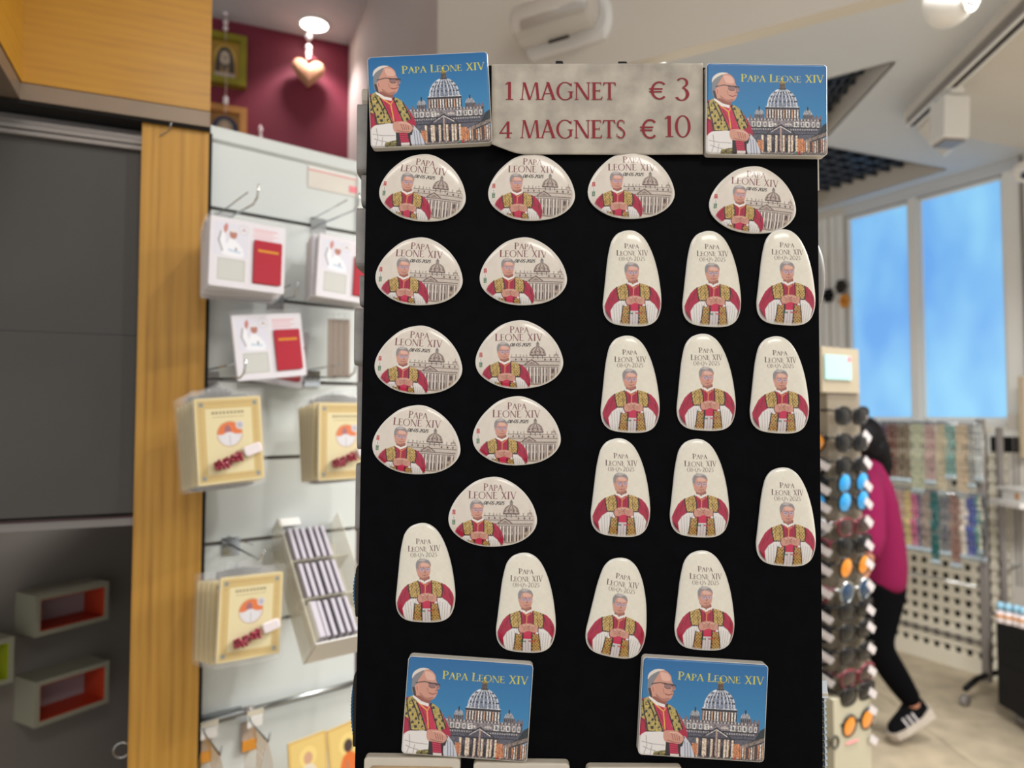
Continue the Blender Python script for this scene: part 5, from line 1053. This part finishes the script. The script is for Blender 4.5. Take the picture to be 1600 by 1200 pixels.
for k, (x0, y0, x1, y1, fm, lb) in enumerate(((318, 46, 386, 126, 'green_gold', 'green and gold framed icon of a bearded face on the red wall'), (318, 160, 386, 232, 'wood_frame', 'light wood framed icon with blue round ground, lower on the red wall'))):
    u0, z1 = REDW.hit(x0, y0, .03); u1, _ = REDW.hit(x1, y0 + 9, .03); z0 = REDW.hit(x0, y1, .03)[1]; t = thing('framed_icon', lb, 'picture', tuple(REDW.pt((u0 + u1) / 2, .02, (z0 + z1) / 2)), rot=(0, 0, REDW.th), local=True)
    w, h, q = u1 - u0, z1 - z0, .026
    for b in ((-w / 2, w / 2, h / 2 - q, h / 2), (-w / 2, w / 2, -h / 2, -h / 2 + q), (-w / 2, -w / 2 + q, -h / 2 + q, h / 2 - q), (w / 2 - q, w / 2, -h / 2 + q, h / 2 - q)): MB().box(b[0], b[1], -.022, .02, b[2], b[3]).obj('frame_bar', M[fm], t)
    MB().box(-w / 2 + q, w / 2 - q, .0, .012, -h / 2 + q, h / 2 - q).obj('back_board', M['kraft'], t); grid_print('icon_print', print_icon(k), w - 2 * q, h - 2 * q, 48, 58, t, M['prm'], y=-.001)
    c0 = Vector((0, -.03, h / 2)); MB().tube([c0 + Vector((0, 0, -.04)), c0 + Vector((0, 0, .14))], .0012, 5).obj('hanging_thread', M['thread'], t)
    mb = MB()
    for b in (.012, .035, .07, .10) if k == 0 else (.006, .02): mb.ball(c0 + Vector((0, 0, b)), .010, 10, 6)
    mb.obj('crystal_beads', M['crystal'], t, True)
u0, zt = REDW.hit(482, 92, .05); u1, zb_ = REDW.hit(482, 138, .05); Rh = (zt - zb_) / 2; hc = REDW.pt(u0, .05, (zt + zb_) / 2)
ht = thing('straw_heart', 'woven straw heart hanging from crystal beads under the downlight', 'ornament', tuple(hc), rot=(0, 0, REDW.th), local=True)
mb = MB(); N, Q = 40, 8; vs = []; fs = []
for q in range(-Q, Q + 1):
    t = q / Q; s = math.sqrt(max(0, 1 - t * t)) ** .7
    for k in range(N):
        a = 2 * math.pi * k / N; x = 16 * math.sin(a) ** 3 * .72 + 4.6 * math.sin(a); z = (13 * math.cos(a) - 5 * math.cos(2 * a) - 2 * math.cos(3 * a) - math.cos(4 * a)) * .85 + 1.2 * math.cos(a)
        vs.append((x / 15 * Rh * s * .98, t * Rh * .42, (z + 2.2) / 14.5 * Rh * s))
for q in range(2 * Q):
    for k in range(N): fs.append((q * N + k, q * N + (k + 1) % N, (q + 1) * N + (k + 1) % N, (q + 1) * N + k))
mb.add(vs, fs).obj('woven_body', M['straw'], ht, True)
MB().tube([(0, 0, Rh * .5), (0, 0, Rh * 2.9)], .0014, 5).obj('hanging_thread', M['thread'], ht)
mb = MB()
for z, r in ((1.05, .010), (1.35, .012), (1.75, .014), (2.5, .014)): mb.ball((0, 0, Rh * z), r, 12, 7)
mb.obj('crystal_beads', M['crystal'], ht, True); MB().tube([(-.002, 0, Rh * .6), (.0, -.01, Rh * 1.0), (.03, -.01, Rh * 1.08), (.002, -.006, Rh * 1.15)], .003, 6).obj('ribbon_knot', M['redwall'], ht, True)
p = REDW.at(407, 207, .03); fg = thing('small_finial', 'tiny crystal finial peeping over the white slat wall cornice', 'ornament', tuple(p))
MB().lathe([(.004, -.05), (.008, -.02), (.004, 0), (.009, .012), (.001, .03)], 12, p).obj('crystal_tip', M['crystal'], fg, True)
# ================================================================ RIGHT: LATTICE, NECKLACES, COUNTER
lt_u0, lt_u1 = WIN.hit(1366, 900, .30)[0], WIN.hit(1541, 900, .06)[0]
LAT = Frame(WIN.pt(0, .06, 0).x, WIN.pt(0, .06, 0).y, -61.4)
la, lb_ = LAT.hit(1310, 900)[0], LAT.hit(1541, 900)[0]; lc0, lc1 = LAT.hit(1556, 900)[0], LAT.hit(1578, 900)[0]
zt_ = LAT.hit(1540, 672)[1]; zb0 = LAT.hit(1541, 1022)[1]
lat = thing('lattice_screen', 'cream square lattice screen behind the necklaces, standing on the floor', 'lattice screen', tuple(LAT.pt(la, 0, 0)))
def lattice(t, u0, u1, pitch, wv):
    n = int(round((u1 - u0) / pitch))
    for k in range(n + 1): u = u0 + (u1 - u0) * k / n; MB().fbox(LAT, u - wv / 2, u + wv / 2, 0, .012, .09, zt_).obj('upright_slat', M['lattice'], t)
    m = int((zt_ - .09) / pitch)
    for k in range(m + 1): z = .09 + (zt_ - .09) * k / m; MB().fbox(LAT, u0 - wv / 2, u1 + wv / 2, .012, .024, z - wv / 2, z + wv / 2).obj('cross_slat', M['lattice'], t)
    MB().fbox(LAT, u0 - wv / 2, u1 + wv / 2, -.005, .026, .01, .09).obj('plinth_board', M['lattice'], t); MB().fbox(LAT, u0, u1, -.045, -.04, .01, zt_).obj('dark_backing', M['back_dark'], t)
lattice(lat, la, lb_, .071, .035)
MB().fbox(LAT, la, lb_, .026, .040, .20, .212).obj('rail_strip', M['alu_grey'], lat)
l2 = thing('lattice_screen', 'narrow strip of cream lattice screen between rack post and black counter', 'lattice screen', tuple(LAT.pt(lc0, 0, 0)))
lattice(l2, lc0, lc1, .071, .035)
dk0, dk1 = LAT.hit(1548, 690, .03)[0], LAT.hit(1595, 690, .03)[0]
wh = thing('wall_recess', 'black rectangular recess in the wall below the window corner', 'recess', tuple(LAT.pt(dk0, .03, LAT.hit(1560, 704, .03)[1])))
MB().fbox(LAT, dk0, dk1, .028, .032, LAT.hit(1560, 706, .03)[1], LAT.hit(1560, 682, .03)[1]).obj('dark_panel', M['plenum'], wh)
for a, b, c, d in ((-.02, 0, 0, 0), (0, .02, 1, 0)): u = dk0 if c == 0 else dk1; MB().fbox(LAT, u + a, u + b, .026, .036, LAT.hit(1560, 706, .03)[1] - .02, LAT.hit(1560, 682, .03)[1] + .02).obj('recess_edge', M['frame_white'], wh)
MB().fbox(LAT, dk0, dk1, .026, .036, LAT.hit(1560, 682, .03)[1], LAT.hit(1560, 672, .03)[1]).obj('recess_edge', M['frame_white'], wh)
st(MB().fbox(LAT, LAT.hit(1579, 700)[0], 4.5, -.05, .03, 0, zt_ + .1).obj('trim_11', M['plaster']))
for px in (1586, 1593): u = LAT.hit(px, 800, .03)[0]; st(MB().fbox(LAT, u, u + .006, .03, .034, .6, 1.5).obj('trim_12', M['alu_grey']))
# rack
RK = Frame(W(1538, 900, 4.06).x, 4.06, -61.4)
rk_ = thing('necklace_rack', 'grey steel rack with two rails carrying bead necklaces, on casters', 'rack', (RK.o.x, RK.o.y, 0))
z1_, z2_ = RK.hit(1530, 663)[1], RK.hit(1500, 772)[1]
MB().fbox(RK, -.018, .018, -.018, .018, .10, z1_ + .03).obj('post', M['alu_grey'], rk_); MB().fbox(RK, -1.0, -.96, -.018, .018, .10, z1_ + .03).obj('post', M['alu_grey'], rk_)
for z in (z1_, z2_): MB().tube([RK.pt(-1.0, .03, z), RK.pt(0.0, .03, z)], .010, 8).obj('rail', M['chrome'], rk_, True)
MB().tube([RK.pt(-1, 0, .62), RK.pt(0, 0, .62)], .006, 8).obj('lower_rail', M['chrome'], rk_, True)
for u in (0, -.98):
    for s in (-1, 1):
        f = MB().tube([RK.pt(u, 0, .14), RK.pt(u, s * .10, .135), RK.pt(u, s * .22, .10)], .016, 8).obj('foot', M['black_plastic'], rk_, True)
        MB().tube([RK.pt(u - .012, s * .22, .035), RK.pt(u + .012, s * .22, .035)], .034, 14).obj('caster', M['alu_grey'], rk_, True)
p2 = thing('steel_post', 'second dark steel rack post between the lattice strips', 'post', tuple(W(1565, 952, 4.2)))
q = W(1565, 800, 4.2); MB().box(q.x - .014, q.x + .014, q.y - .014, q.y + .014, .3, W(1565, 668, 4.2).z).obj('post_tube', M['alu_grey'], p2); MB().box(q.x - .014, q.x + .10, q.y - .01, q.y + .01, .72, .732).obj('cross_bar', M['chrome'], p2)
def strand(L, w, r, seed, bead):
    mb = MB(); rs = random.Random(seed); n = int(L / (bead * 1.7))
    for s in (-1, 1):
        for k in range(n): t = (k + .5) / n; x = s * w * math.sin(math.pi * min(1, t * 1.15)) ** .6 * (1 - .3 * t); mb.ball((x + rs.uniform(-.001, .001), rs.uniform(-.003, .003), -L * t), r * (.8 + .4 * rs.random()), 5, 3)
    return mb
meshes = [strand(L, .011, .0085, s, .0085).mesh('bead_strand', M['crystal']) for s, L in enumerate((.34, .40, .30))]
pend = MB().ball((0, -.004, 0), .016, 7, 4, (1, .6, 1.3)).mesh('pendant', M['silver'])
top_me = MB().tube([(0, .03, -.02), (0, .0, .012), (0, -.02, -.004)], .004, 5).mesh('hook_wire', M['chrome'])
def necklaces(rows, z, grp, where):
    for name, c, xs, li in rows:
        m = mat(name.replace(' ', '_') + '_beads', hx(*c), .2, coat=.8, noise=.45, nscale=45)
        for i, px in enumerate(xs):
            u = RK.hit(px, 700, .05)[0]
            t = thing('bead_necklace', '%s bead necklace on the %s, %s of its colour from the sunglasses' % (name, where, ['first', 'second', 'third', 'fourth'][i]), 'necklace', tuple(RK.pt(u, .045, z)), grp, (0, 0, RK.th), True)
            for nm, me, zz in (('bead_strand', meshes[li], 0), ('hook_wire', top_me, .005), ('pendant', pend, -[.35, .41, .31][li])):
                o = bpy.data.objects.new(nm, me); COL.objects.link(o); o.parent = t; o.location = (0, 0, zz)
                if nm == 'bead_strand': o.material_slots[0].link = 'OBJECT'; o.material_slots[0].material = m
necklaces([('deep purple', (84, 56, 92), (1379, 1382), 0), ('red-brown', (112, 64, 46), (1387, 1391, 1395, 1399), 0), ('olive brown', (122, 104, 78), (1404, 1409, 1414, 1418), 0), ('pale green', (186, 190, 162), (1425, 1430, 1435, 1440), 1),
           ('dusty pink', (186, 156, 150), (1447, 1452, 1457), 0), ('ivory', (198, 186, 158), (1466, 1470, 1474), 1), ('sea green', (124, 164, 156), (1479, 1484, 1489), 2), ('sand', (196, 176, 148), (1497, 1503, 1508), 1), ('smoky silver', (150, 150, 146), (1514, 1519), 0), ('clear glass', (196, 200, 198), (1525, 1531), 2)], z1_, 'necklaces on the upper rail', 'upper rail')
necklaces([('rose beige', (190, 160, 146), (1398, 1403, 1408), 0), ('lemon', (206, 186, 120), (1414, 1418), 0), ('raspberry pink', (196, 96, 136), (1423, 1428), 0), ('indigo', (74, 70, 112), (1433,), 0), ('taupe', (158, 140, 130), (1439, 1444, 1448), 0), ('deep teal', (0, 98, 98), (1453, 1457, 1461), 1),
           ('slate', (112, 112, 118), (1468, 1473, 1478), 0), ('rosewood', (146, 110, 100), (1484, 1489, 1494), 1), ('milk white', (216, 208, 196), (1500, 1504), 0), ('cobalt', (74, 86, 156), (1509, 1514, 1518), 0), ('mint', (90, 150, 136), (1523,), 0), ('pearl', (214, 208, 190), (1528,), 2), ('charcoal', (66, 72, 76), (1533,), 0)], z2_, 'necklaces on the lower rail', 'lower rail')
# black counter at the right edge
X0, Yn, Yf, zc0, zc1 = 2.555, 3.0, 3.8, .085, .54
ct = thing('black_counter', 'black counter box on small casters at the right edge', 'counter', (X0, Yn, 0))
MB().box(X0, 3.1, Yn, Yf, zc0, zc1).obj('cabinet_body', M['black_plastic'], ct); MB().box(X0 - .012, 3.11, Yn - .01, Yf + .01, zc1, zc1 + .018).obj('counter_top', mat('dark_counter_top', hx(60, 56, 52), .3), ct)
MB().box(X0 - .004, X0, Yn + .02, Yf - .02, .30, .304).obj('panel_joint', M['gap'], ct)
for y in (Yf - .08, Yf - .45, Yn + .08): MB().tube([(X0 + .05, y, .03), (X0 + .08, y, .03)], .03, 14).obj('caster', M['alu_grey'], ct, True); MB().box(X0 + .05, X0 + .08, y - .015, y + .015, .05, .086).obj('caster_fork', M['chrome'], ct)
for k, (px, py) in enumerate(((1563, 940), (1575, 943), (1588, 945), (1598, 948), (1610, 950))):
    p = W(px, py, 3.62 - .03 * k); b = zc1 + .018; t = thing('gift_bottle', 'blue capped bottle with amber band on the black counter, %s from its far corner' % ['first', 'second', 'third', 'fourth', 'fifth'][k], 'bottle', (p.x, p.y, b), 'little bottles on the black counter')
    MB().lathe([(.020, 0), (.022, .004), (.022, .05), (.012, .062), (.010, .07)], 14, (p.x, p.y, b)).obj('glass_body', M['crystal'], t, True); MB().lathe([(.0225, .028), (.0225, .042)], 14, (p.x, p.y, b)).obj('amber_band', M['orange_pl'], t); MB().lathe([(.016, .062), (.017, .09), (.010, .10)], 14, (p.x, p.y, b)).obj('blue_cap', mat('light_blue_cap', hx(150, 200, 226), .3), t, True)
sh = thing('wall_shelf', 'short white wall shelf with a small brown item at the right edge', 'shelf', tuple(W(1572, 788, 4.0)))
a, b = W(1570, 783, 4.0), W(1640, 791, 4.0); MB().box(a.x, b.x, a.y - .12, a.y + .14, b.z, a.z).obj('shelf_board', M['white'], sh); a2, b2 = W(1582, 763, 4.0), W(1640, 767, 4.0); MB().box(a2.x, b2.x, a.y - .1, a.y + .14, b2.z, a2.z).obj('upper_board', M['white'], sh)
MB().box(a2.x + .01, a2.x + .02, a.y - .1, a.y + .1, a.z, b2.z).obj('divider', M['white'], sh)
kp = W(1594, 776, 3.98); t = thing('keepsake', 'small brown keepsake standing on the short white shelf', 'ornament', (kp.x, kp.y, a.z)); MB().ball((kp.x, kp.y, a.z + .028), .026, 12, 8, (1, 1, 1.05)).obj('round_body', M['wood_frame'], t, True); MB().lathe([(.016, 0), (.012, .006)], 12, (kp.x, kp.y, a.z)).obj('foot_ring', M['kraft'], t)
wb_ = W(1598, 640, 4.1); t = thing('wicker_panel', 'narrow woven straw strip hanging at the right edge beside the window', 'wall hanging', tuple(wb_))
mb = MB()
for k in range(26): z = W(1598, 590, 4.1).z - k * .018; mb.tube([(W(1591, 600, 4.1).x, 4.1, z), (W(1640, 600, 4.1).x, 4.1, z)], .007, 6)
stuff(mb.obj('woven_rods', M['cream_card'], t)); MB().box(W(1593, 600, 4.1).x, W(1597, 600, 4.1).x, 4.09, 4.11, W(1598, 715, 4.1).z, W(1598, 588, 4.1).z).obj('side_strip', M['kraft'], t)
# ================================================================ SUNGLASSES STAND
SG = Frame(W(1322, 800, 1.8).x, 1.8, 33)
sgz = lambda py: SG.hit(1322, py, 0)[1]
sg = thing('sunglasses_stand', 'tall taupe sunglasses stand right behind the magnet tower', 'display stand', (SG.o.x, SG.o.y, 0))
hwid = .07
MB().fbox(SG, -hwid, hwid, -.02, 0, sgz(1100), sgz(606)).obj('display_face', M['taupe'], sg)
for s_, th in ((-1, 33 - 62), (1, 33 + 62)):
    F = Frame(SG.pt(s_ * hwid, -.002, 0).x, SG.pt(s_ * hwid, -.002, 0).y, th); (MB().fbox(F, -.13, 0, -.02, 0, sgz(1100), sgz(606)) if s_ < 0 else MB().fbox(F, 0, .13, -.02, 0, sgz(1100), sgz(606))).obj('display_face', M['taupe'], sg)
MB().fbox(SG, -.10, .06, -.14, .006, sgz(614), sgz(545)).obj('header_box', mat('header_board', hx(160, 148, 126), .5), sg); MB().fbox(SG, -.09, .022, .006, .009, sgz(594), sgz(557)).obj('lit_poster', M['screen'], sg); MB().fbox(SG, .004, .020, .009, .010, sgz(566), sgz(558)).obj('pink_corner', M['pink'], sg)
MB().fbox(SG, -.10, .055, -.16, .02, 0, sgz(1078)).obj('base_box', mat('cream_base_box', hx(178, 172, 150), .5), sg)
lg = SG.at(1300, 1158, .021)
def ring(c, r, F, m, par, nm='printed_ring'): MB().tube([c + F.x * r * math.cos(2 * math.pi * k / 20) + Vector((0, 0, r * math.sin(2 * math.pi * k / 20))) for k in range(21)], .0022, 5, cap=False).obj(nm, m, par)
ring(SG.at(1305, 1160, .022), .014, SG, M['gframe'], sg); ring(SG.at(1290, 1163, .022), .014, SG, M['gframe'], sg)
a = SG.at(1322, 1163, .0215); b = SG.at(1341, 1156, .0215); MB().tube([a, b], .0016, 5).obj('red_stroke', M['pink'], sg)
def glasses(nm, lens, fr, shape):
    t = thing('sunglasses', '', 'sunglasses', group='sunglasses on the stand', local=True)
    for s_ in (-1, 1):
        cx = s_ * .034; P = []
        for k in range(20):
            a = 2 * math.pi * k / 20; x, z = math.cos(a), math.sin(a)
            e = 1 if shape == 'round' else .75; x = math.copysign(abs(x) ** e, x); z = math.copysign(abs(z) ** e, z); rx, rz = ((.024, .023) if shape == 'round' else (.028, .022 if z < 0 else .017)); P.append((cx + x * rx + (s_ * .003 * z if shape != 'round' else 0), z * rz))
        n = len(P); vs = [(x, 0, z) for x, z in P] + [(cx + (x - cx) * .55, -.003, z * .55) for x, z in P] + [(cx, -.004, 0)]
        MB().add(vs, [(k, (k + 1) % n, (k + 1) % n + n, k + n) for k in range(n)] + [(k + n, (k + 1) % n + n, 2 * n) for k in range(n)]).obj('lens', lens, t, True)
        MB().tube([(x, .0005, z) for x, z in P] + [(P[0][0], .0005, P[0][1])], .0026, 6, cap=False).obj('rim', fr, t, True)
        MB().tube([(s_ * .061, 0, .008), (s_ * .068, .008, .009), (s_ * .067, .07, .004), (s_ * .062, .12, -.018)], .0024, 6).obj('temple', fr, t, True)
    MB().tube([(-.012, 0, .005), (0, -.003, .009), (.012, 0, .005)], .0026, 6).obj('bridge', fr, t, True)
    MB().rbox(.052, .086, -.009, -.008, -.022, -.006, .002, 2, Matrix.Rotation(math.radians(32), 4, 'Y')).obj('price_tag', M['tag'], t)
    mb = MB(); mb.tube([(.052, -.003, -.002), (.047, -.0085, -.010)], .0008, 5); mb.obj('tag_string', M['thread'], t)
    return t
kinds = {k: glasses(k, M[l], M[f], s) for k, l, f, s in (('dark', 'lens_dark', 'gframe', 'way'), ('blue', 'lens_blue', 'gframe', 'round'), ('brown', 'lens_brown', 'gframe_red', 'way'), ('orange', 'lens_orange', 'gframe', 'round'), ('navy', 'lens_navy', 'steel', 'round'))}
seen = {}
words_ = ['top', 'second', 'third', 'fourth', 'fifth', 'sixth', 'seventh', 'eighth', 'ninth', 'tenth', 'eleventh', 'twelfth', 'thirteenth', 'fourteenth', 'lowest']
desc = {'dark': 'black framed dark sunglasses', 'blue': 'mirrored blue round sunglasses', 'brown': 'dark red framed brown sunglasses', 'orange': 'mirrored orange round sunglasses', 'navy': 'steel rimmed navy round sunglasses'}
rows = [(648, 'dark'), (690, 'dark'), (727, 'dark'), (755, 'blue'), (784, 'blue'), (822, 'brown'), (852, 'dark'), (887, 'orange'), (926, 'navy'), (954, 'dark'), (988, 'dark'), (1024, 'dark'), (1060, 'brown'), (1088, 'dark'), (1136, 'orange')]
for i, (py, k) in enumerate(rows):
    for j, (F, u, lab) in enumerate(((SG, 0.0, 'facing'), (Frame(SG.pt(-hwid, -.002, 0).x, SG.pt(-hwid, -.002, 0).y, 33 - 62), -.068, 'side'))):
        kk = k if j == 0 else rows[(i * 4 + 3) % len(rows)][1]
        if j == 1 and i in (0, 13, 14): continue
        o = kinds[kk] if kk not in seen else copy_tree(kinds[kk]); seen[kk] = 1
        z = SG.hit(1322, py, .02)[1]; o.location = F.pt(u, .022, z); o.rotation_euler = (math.radians(6), 0, F.th); o.scale = (1.12,) * 3
        o['label'] = ('%s in the %s row of the stand, shopper side' if j == 0 else '%s in the %s row of the stand, tower side') % (desc[kk], words_[i])
# ================================================================ PERSON WALKING PAST
def skin_fig(name, chains, m, parent=None, sub=2, root=0):
    """One skinned surface from joint chains [(name, (x, y, z), r, parent)]."""
    bm = bmesh.new(); lay = bm.verts.layers.skin.verify(); V = {}
    for i, (n, p, r, par) in enumerate(chains):
        v = bm.verts.new(p); V[n] = v; rr = r if isinstance(r, tuple) else (r, r); v[lay].radius = rr
        if i == root: v[lay].use_root = True
        if par: bm.edges.new((V[par], v))
    me = bpy.data.meshes.new(name); bm.to_mesh(me); bm.free(); me.materials.append(m)
    o = bpy.data.objects.new(name, me); COL.objects.link(o); md = o.modifiers.new('skin', 'SKIN'); md.use_smooth_shade = True; sd = o.modifiers.new('subd', 'SUBSURF'); sd.levels = sub; sd.render_levels = sub
    if parent: o.parent = parent
    return o
PY = 3.55
def J(px, py, dy=0): return W(px, py, PY + dy)
pe_ = thing('person', 'person in magenta top and black leggings walking past behind the sunglasses', 'person', (J(1385, 900).x, PY, 0))
PO = Vector(pe_.location)
def c_(lst): return [(n, Vector(p) - PO, r, q) for n, p, r, q in lst]
hipc = J(1378, 905); chest = J(1362, 775); neck = J(1350, 716); head = J(1343, 688)
bl_ = [('pelvis', hipc, .09, None), ('waist', J(1374, 850), .095, 'pelvis'), ('chest', chest, .11, 'waist'), ('necklow', J(1353, 728), .055, 'chest'), ('neck', neck, .05, 'necklow'), ('jaw', J(1340, 700), .062, 'neck'), ('head', J(1344, 680), .085, 'jaw'), ('crown', J(1347, 664), .06, 'head'),
       ('sh1', J(1356, 748, -.14), .055, 'chest'), ('el1', J(1360, 840, -.2), .042, 'sh1'), ('wr1', J(1352, 884, -.30), .03, 'el1'), ('pa1', J(1349, 896, -.33), (.035, .018), 'wr1'),
       ('sh2', J(1356, 748, .14), .055, 'chest'), ('el2', J(1340, 830, .22), .042, 'sh2'), ('wr2', J(1312, 850, .25), .03, 'el2'), ('pa2', J(1302, 852, .26), (.035, .018), 'wr2'),
       ('hp1', J(1382, 935, -.06), .07, 'pelvis'), ('kn1', J(1371, 1012, -.06), .06, 'hp1'), ('cf1', J(1398, 1056, -.06), .055, 'kn1'), ('an1', J(1432, 1108, -.06), .036, 'cf1'), ('hp2', J(1370, 935, .08), .07, 'pelvis'), ('kn2', J(1326, 1010, .08), .06, 'hp2'), ('an2', J(1300, 1112, .08), .038, 'kn2')]
for w, base, s in (('pa1', J(1349, 896, -.33), -1), ('pa2', J(1302, 852, .26), 1)):
    for k in range(5):
        d = Vector((-.012 + .0, -.03 + .015 * k, -.03 if k else -.015)) if s < 0 else Vector((-.03 if k else -.015, -.03 + .015 * k, -.008))
        bl_.append(('f%d%s' % (k, w), base + d, .009, w)); bl_.append(('g%d%s' % (k, w), base + d * 1.9 + Vector((-.006, 0, 0)), .0075, 'f%d%s' % (k, w)))
skin_fig('body', c_(bl_), M['skin'], pe_)
def loft(rows, n=24):
    vs, fs = [], []
    for p, rx, ry in rows:
        for k in range(n): a = 2 * math.pi * k / n; vs.append(Vector(p) - PO + Vector((rx * math.cos(a), ry * math.sin(a), 0)))
    for i in range(len(rows) - 1):
        for k in range(n): fs.append((i * n + k, i * n + (k + 1) % n, (i + 1) * n + (k + 1) % n, (i + 1) * n + k))
    return vs, fs + [tuple(range(n)), tuple(range((len(rows) - 1) * n, len(rows) * n))]
def px_row(x0, x1, y, ry): c = J((x0 + x1) / 2, y); return (c, (J(x1, y) - J(x0, y)).length / 2, ry)
vs, fs = loft([px_row(1350, 1406, 919, .13), px_row(1346, 1409, 905, .145), px_row(1345, 1410, 880, .15), px_row(1343, 1408, 850, .145), px_row(1339, 1402, 815, .145), px_row(1334, 1396, 785, .15), px_row(1331, 1388, 760, .15), px_row(1332, 1381, 742, .13), px_row(1337, 1374, 726, .085), px_row(1341, 1370, 716, .062)])
tm = MB().add(vs, fs)
for P_, r_ in (([(1352, 745, -.10), (1358, 790, -.19), (1362, 838, -.21), (1357, 868, -.27)], [.075, .07, .06, .05]), ([(1352, 745, .10), (1350, 790, .17), (1340, 830, .22), (1318, 848, .25)], [.075, .07, .06, .05])):
    tm.tube([J(*q) - PO for q in P_], .06, 12, r_)
o = bpy.data.objects.new('magenta_top', tm.mesh('magenta_top', M['magenta'], True)); COL.objects.link(o); o.parent = pe_
lgn = [('waist', J(1376, 884), .10, None), ('pelvis', J(1377, 905), .115, 'waist'), ('h1', J(1380, 935, -.05), .098, 'pelvis'), ('k1', J(1371, 1010, -.06), .073, 'h1'), ('c1', J(1400, 1058, -.06), .068, 'k1'), ('a1', J(1430, 1102, -.06), .046, 'c1'), ('h2', J(1368, 935, .08), .105, 'pelvis'), ('k2', J(1326, 1010, .08), .073, 'h2'), ('c2', J(1316, 1056, .08), .066, 'k2'), ('a2', J(1302, 1105, .08), .046, 'c2')]
skin_fig('leggings', c_(lgn), M['legging'], pe_)
mb = MB(); hb = J(1349, 684) - PO
mb.ball(hb, .098, 20, 14, (1, .92, 1.12)); mb.tube([hb + Vector((.03, 0, -.02)), hb + Vector((.065, 0, -.07)), hb + Vector((.09, 0, -.14)), hb + Vector((.10, 0, -.22))], .05, 14, [.08, .066, .05, .02]); mb.tube([hb + Vector((.0, 0, .02)), hb + Vector((.05, 0, -.12))], .07, 14, [.08, .07])
o = bpy.data.objects.new('hair', mb.mesh('hair', M['hair'], True)); COL.objects.link(o); o.parent = pe_
mb = MB(); hd = J(1338, 690) - PO
for s_ in (-1, 1): mb.ball(hd + Vector((-.055, s_ * .028, .012)), .011, 8, 6)
mb.ball(hd + Vector((-.075, 0, -.012)), .014, 8, 6, (1, .8, 1.4)); mb.ball(hd + Vector((-.062, 0, -.042)), .02, 8, 6, (.6, 1.2, .4)); 
o = bpy.data.objects.new('face_features', mb.mesh('face_features', M['skin'], True)); COL.objects.link(o); o.parent = pe_
def shoe(toe, heel, dy, lift):
    """Low trainer from toe to heel pixels; returns upper, sole and three stripes."""
    t, h = J(*toe, dy) - PO, J(*heel, dy) - PO; ax = (h - t); L = ax.length; ax.normalize(); sd = Vector((0, 1, 0)); up = sd.cross(ax).normalized()
    if up.z < 0: up = -up
    def P(a, b, c): return t + ax * (a * L) + sd * b + up * c
    st_ = [(.0, .018, .012), (.08, .038, .034), (.25, .046, .05), (.45, .044, .068), (.62, .038, .092), (.8, .034, .102), (.95, .030, .098), (1.0, .020, .06)]
    N = 14; vs = []; fs = []
    for a, w, hh in st_:
        for k in range(N): an = 2 * math.pi * k / N; vs.append(P(a, w * math.cos(an), .012 + max(0, math.sin(an)) * hh))
    for i in range(len(st_) - 1):
        for k in range(N): fs.append((i * N + k, i * N + (k + 1) % N, (i + 1) * N + (k + 1) % N, (i + 1) * N + k))
    fs += [tuple(range(N)), tuple(range((len(st_) - 1) * N, len(st_) * N))]
    r = []
    def add(nm, m, vs, fs):
        o = bpy.data.objects.new(nm, MB().add(vs, fs).mesh(nm, m, nm == 'shoe_upper')); COL.objects.link(o); o.parent = pe_ if not r else r[0]; r.append(o)
    add('shoe', M['shoe'], vs, fs)
    so = [(-.03, .020), (.06, .044), (.28, .052), (.5, .044), (.75, .042), (1.02, .036), (1.05, .02)]; vs = []
    for c0 in (-.018, .016):
        for a, w in so: cc = c0 + (.02 if a > 1 and c0 > 0 else 0); vs += [P(a, -w, cc), P(a, w, cc)]
    n = len(so); fs = []
    for i in range(n - 1): a = 2 * i; fs += [(a, a + 1, a + 3, a + 2), (2 * n + a, 2 * n + a + 2, 2 * n + a + 3, 2 * n + a + 1), (a, a + 2, 2 * n + a + 2, 2 * n + a), (a + 1, 2 * n + a + 1, 2 * n + a + 3, a + 3)]
    fs += [(0, 2 * n, 2 * n + 1, 1), (2 * n - 2, 2 * n - 1, 4 * n - 1, 4 * n - 2)]
    add('sole', M['sole'], vs, fs)
    for k in range(3):
        a = .36 + .12 * k; add('stripe', M['tag'], [P(a, -.0475, .02), P(a + .035, -.0475, .02), P(a + .02, -.038, .058), P(a - .015, -.038, .058)] + [P(a, -.044, .02), P(a + .035, -.044, .02), P(a + .02, -.032, .058), P(a - .015, -.032, .058)], [(0, 1, 2, 3), (7, 6, 5, 4), (0, 4, 5, 1), (1, 5, 6, 2), (2, 6, 7, 3), (3, 7, 4, 0)])
shoe((1392, 1148), (1452, 1112), -.06, 0); shoe((1262, 1150), (1318, 1150), .08, 0)
for o in bpy.data.objects:
    if '_o' in o: del o['_o']
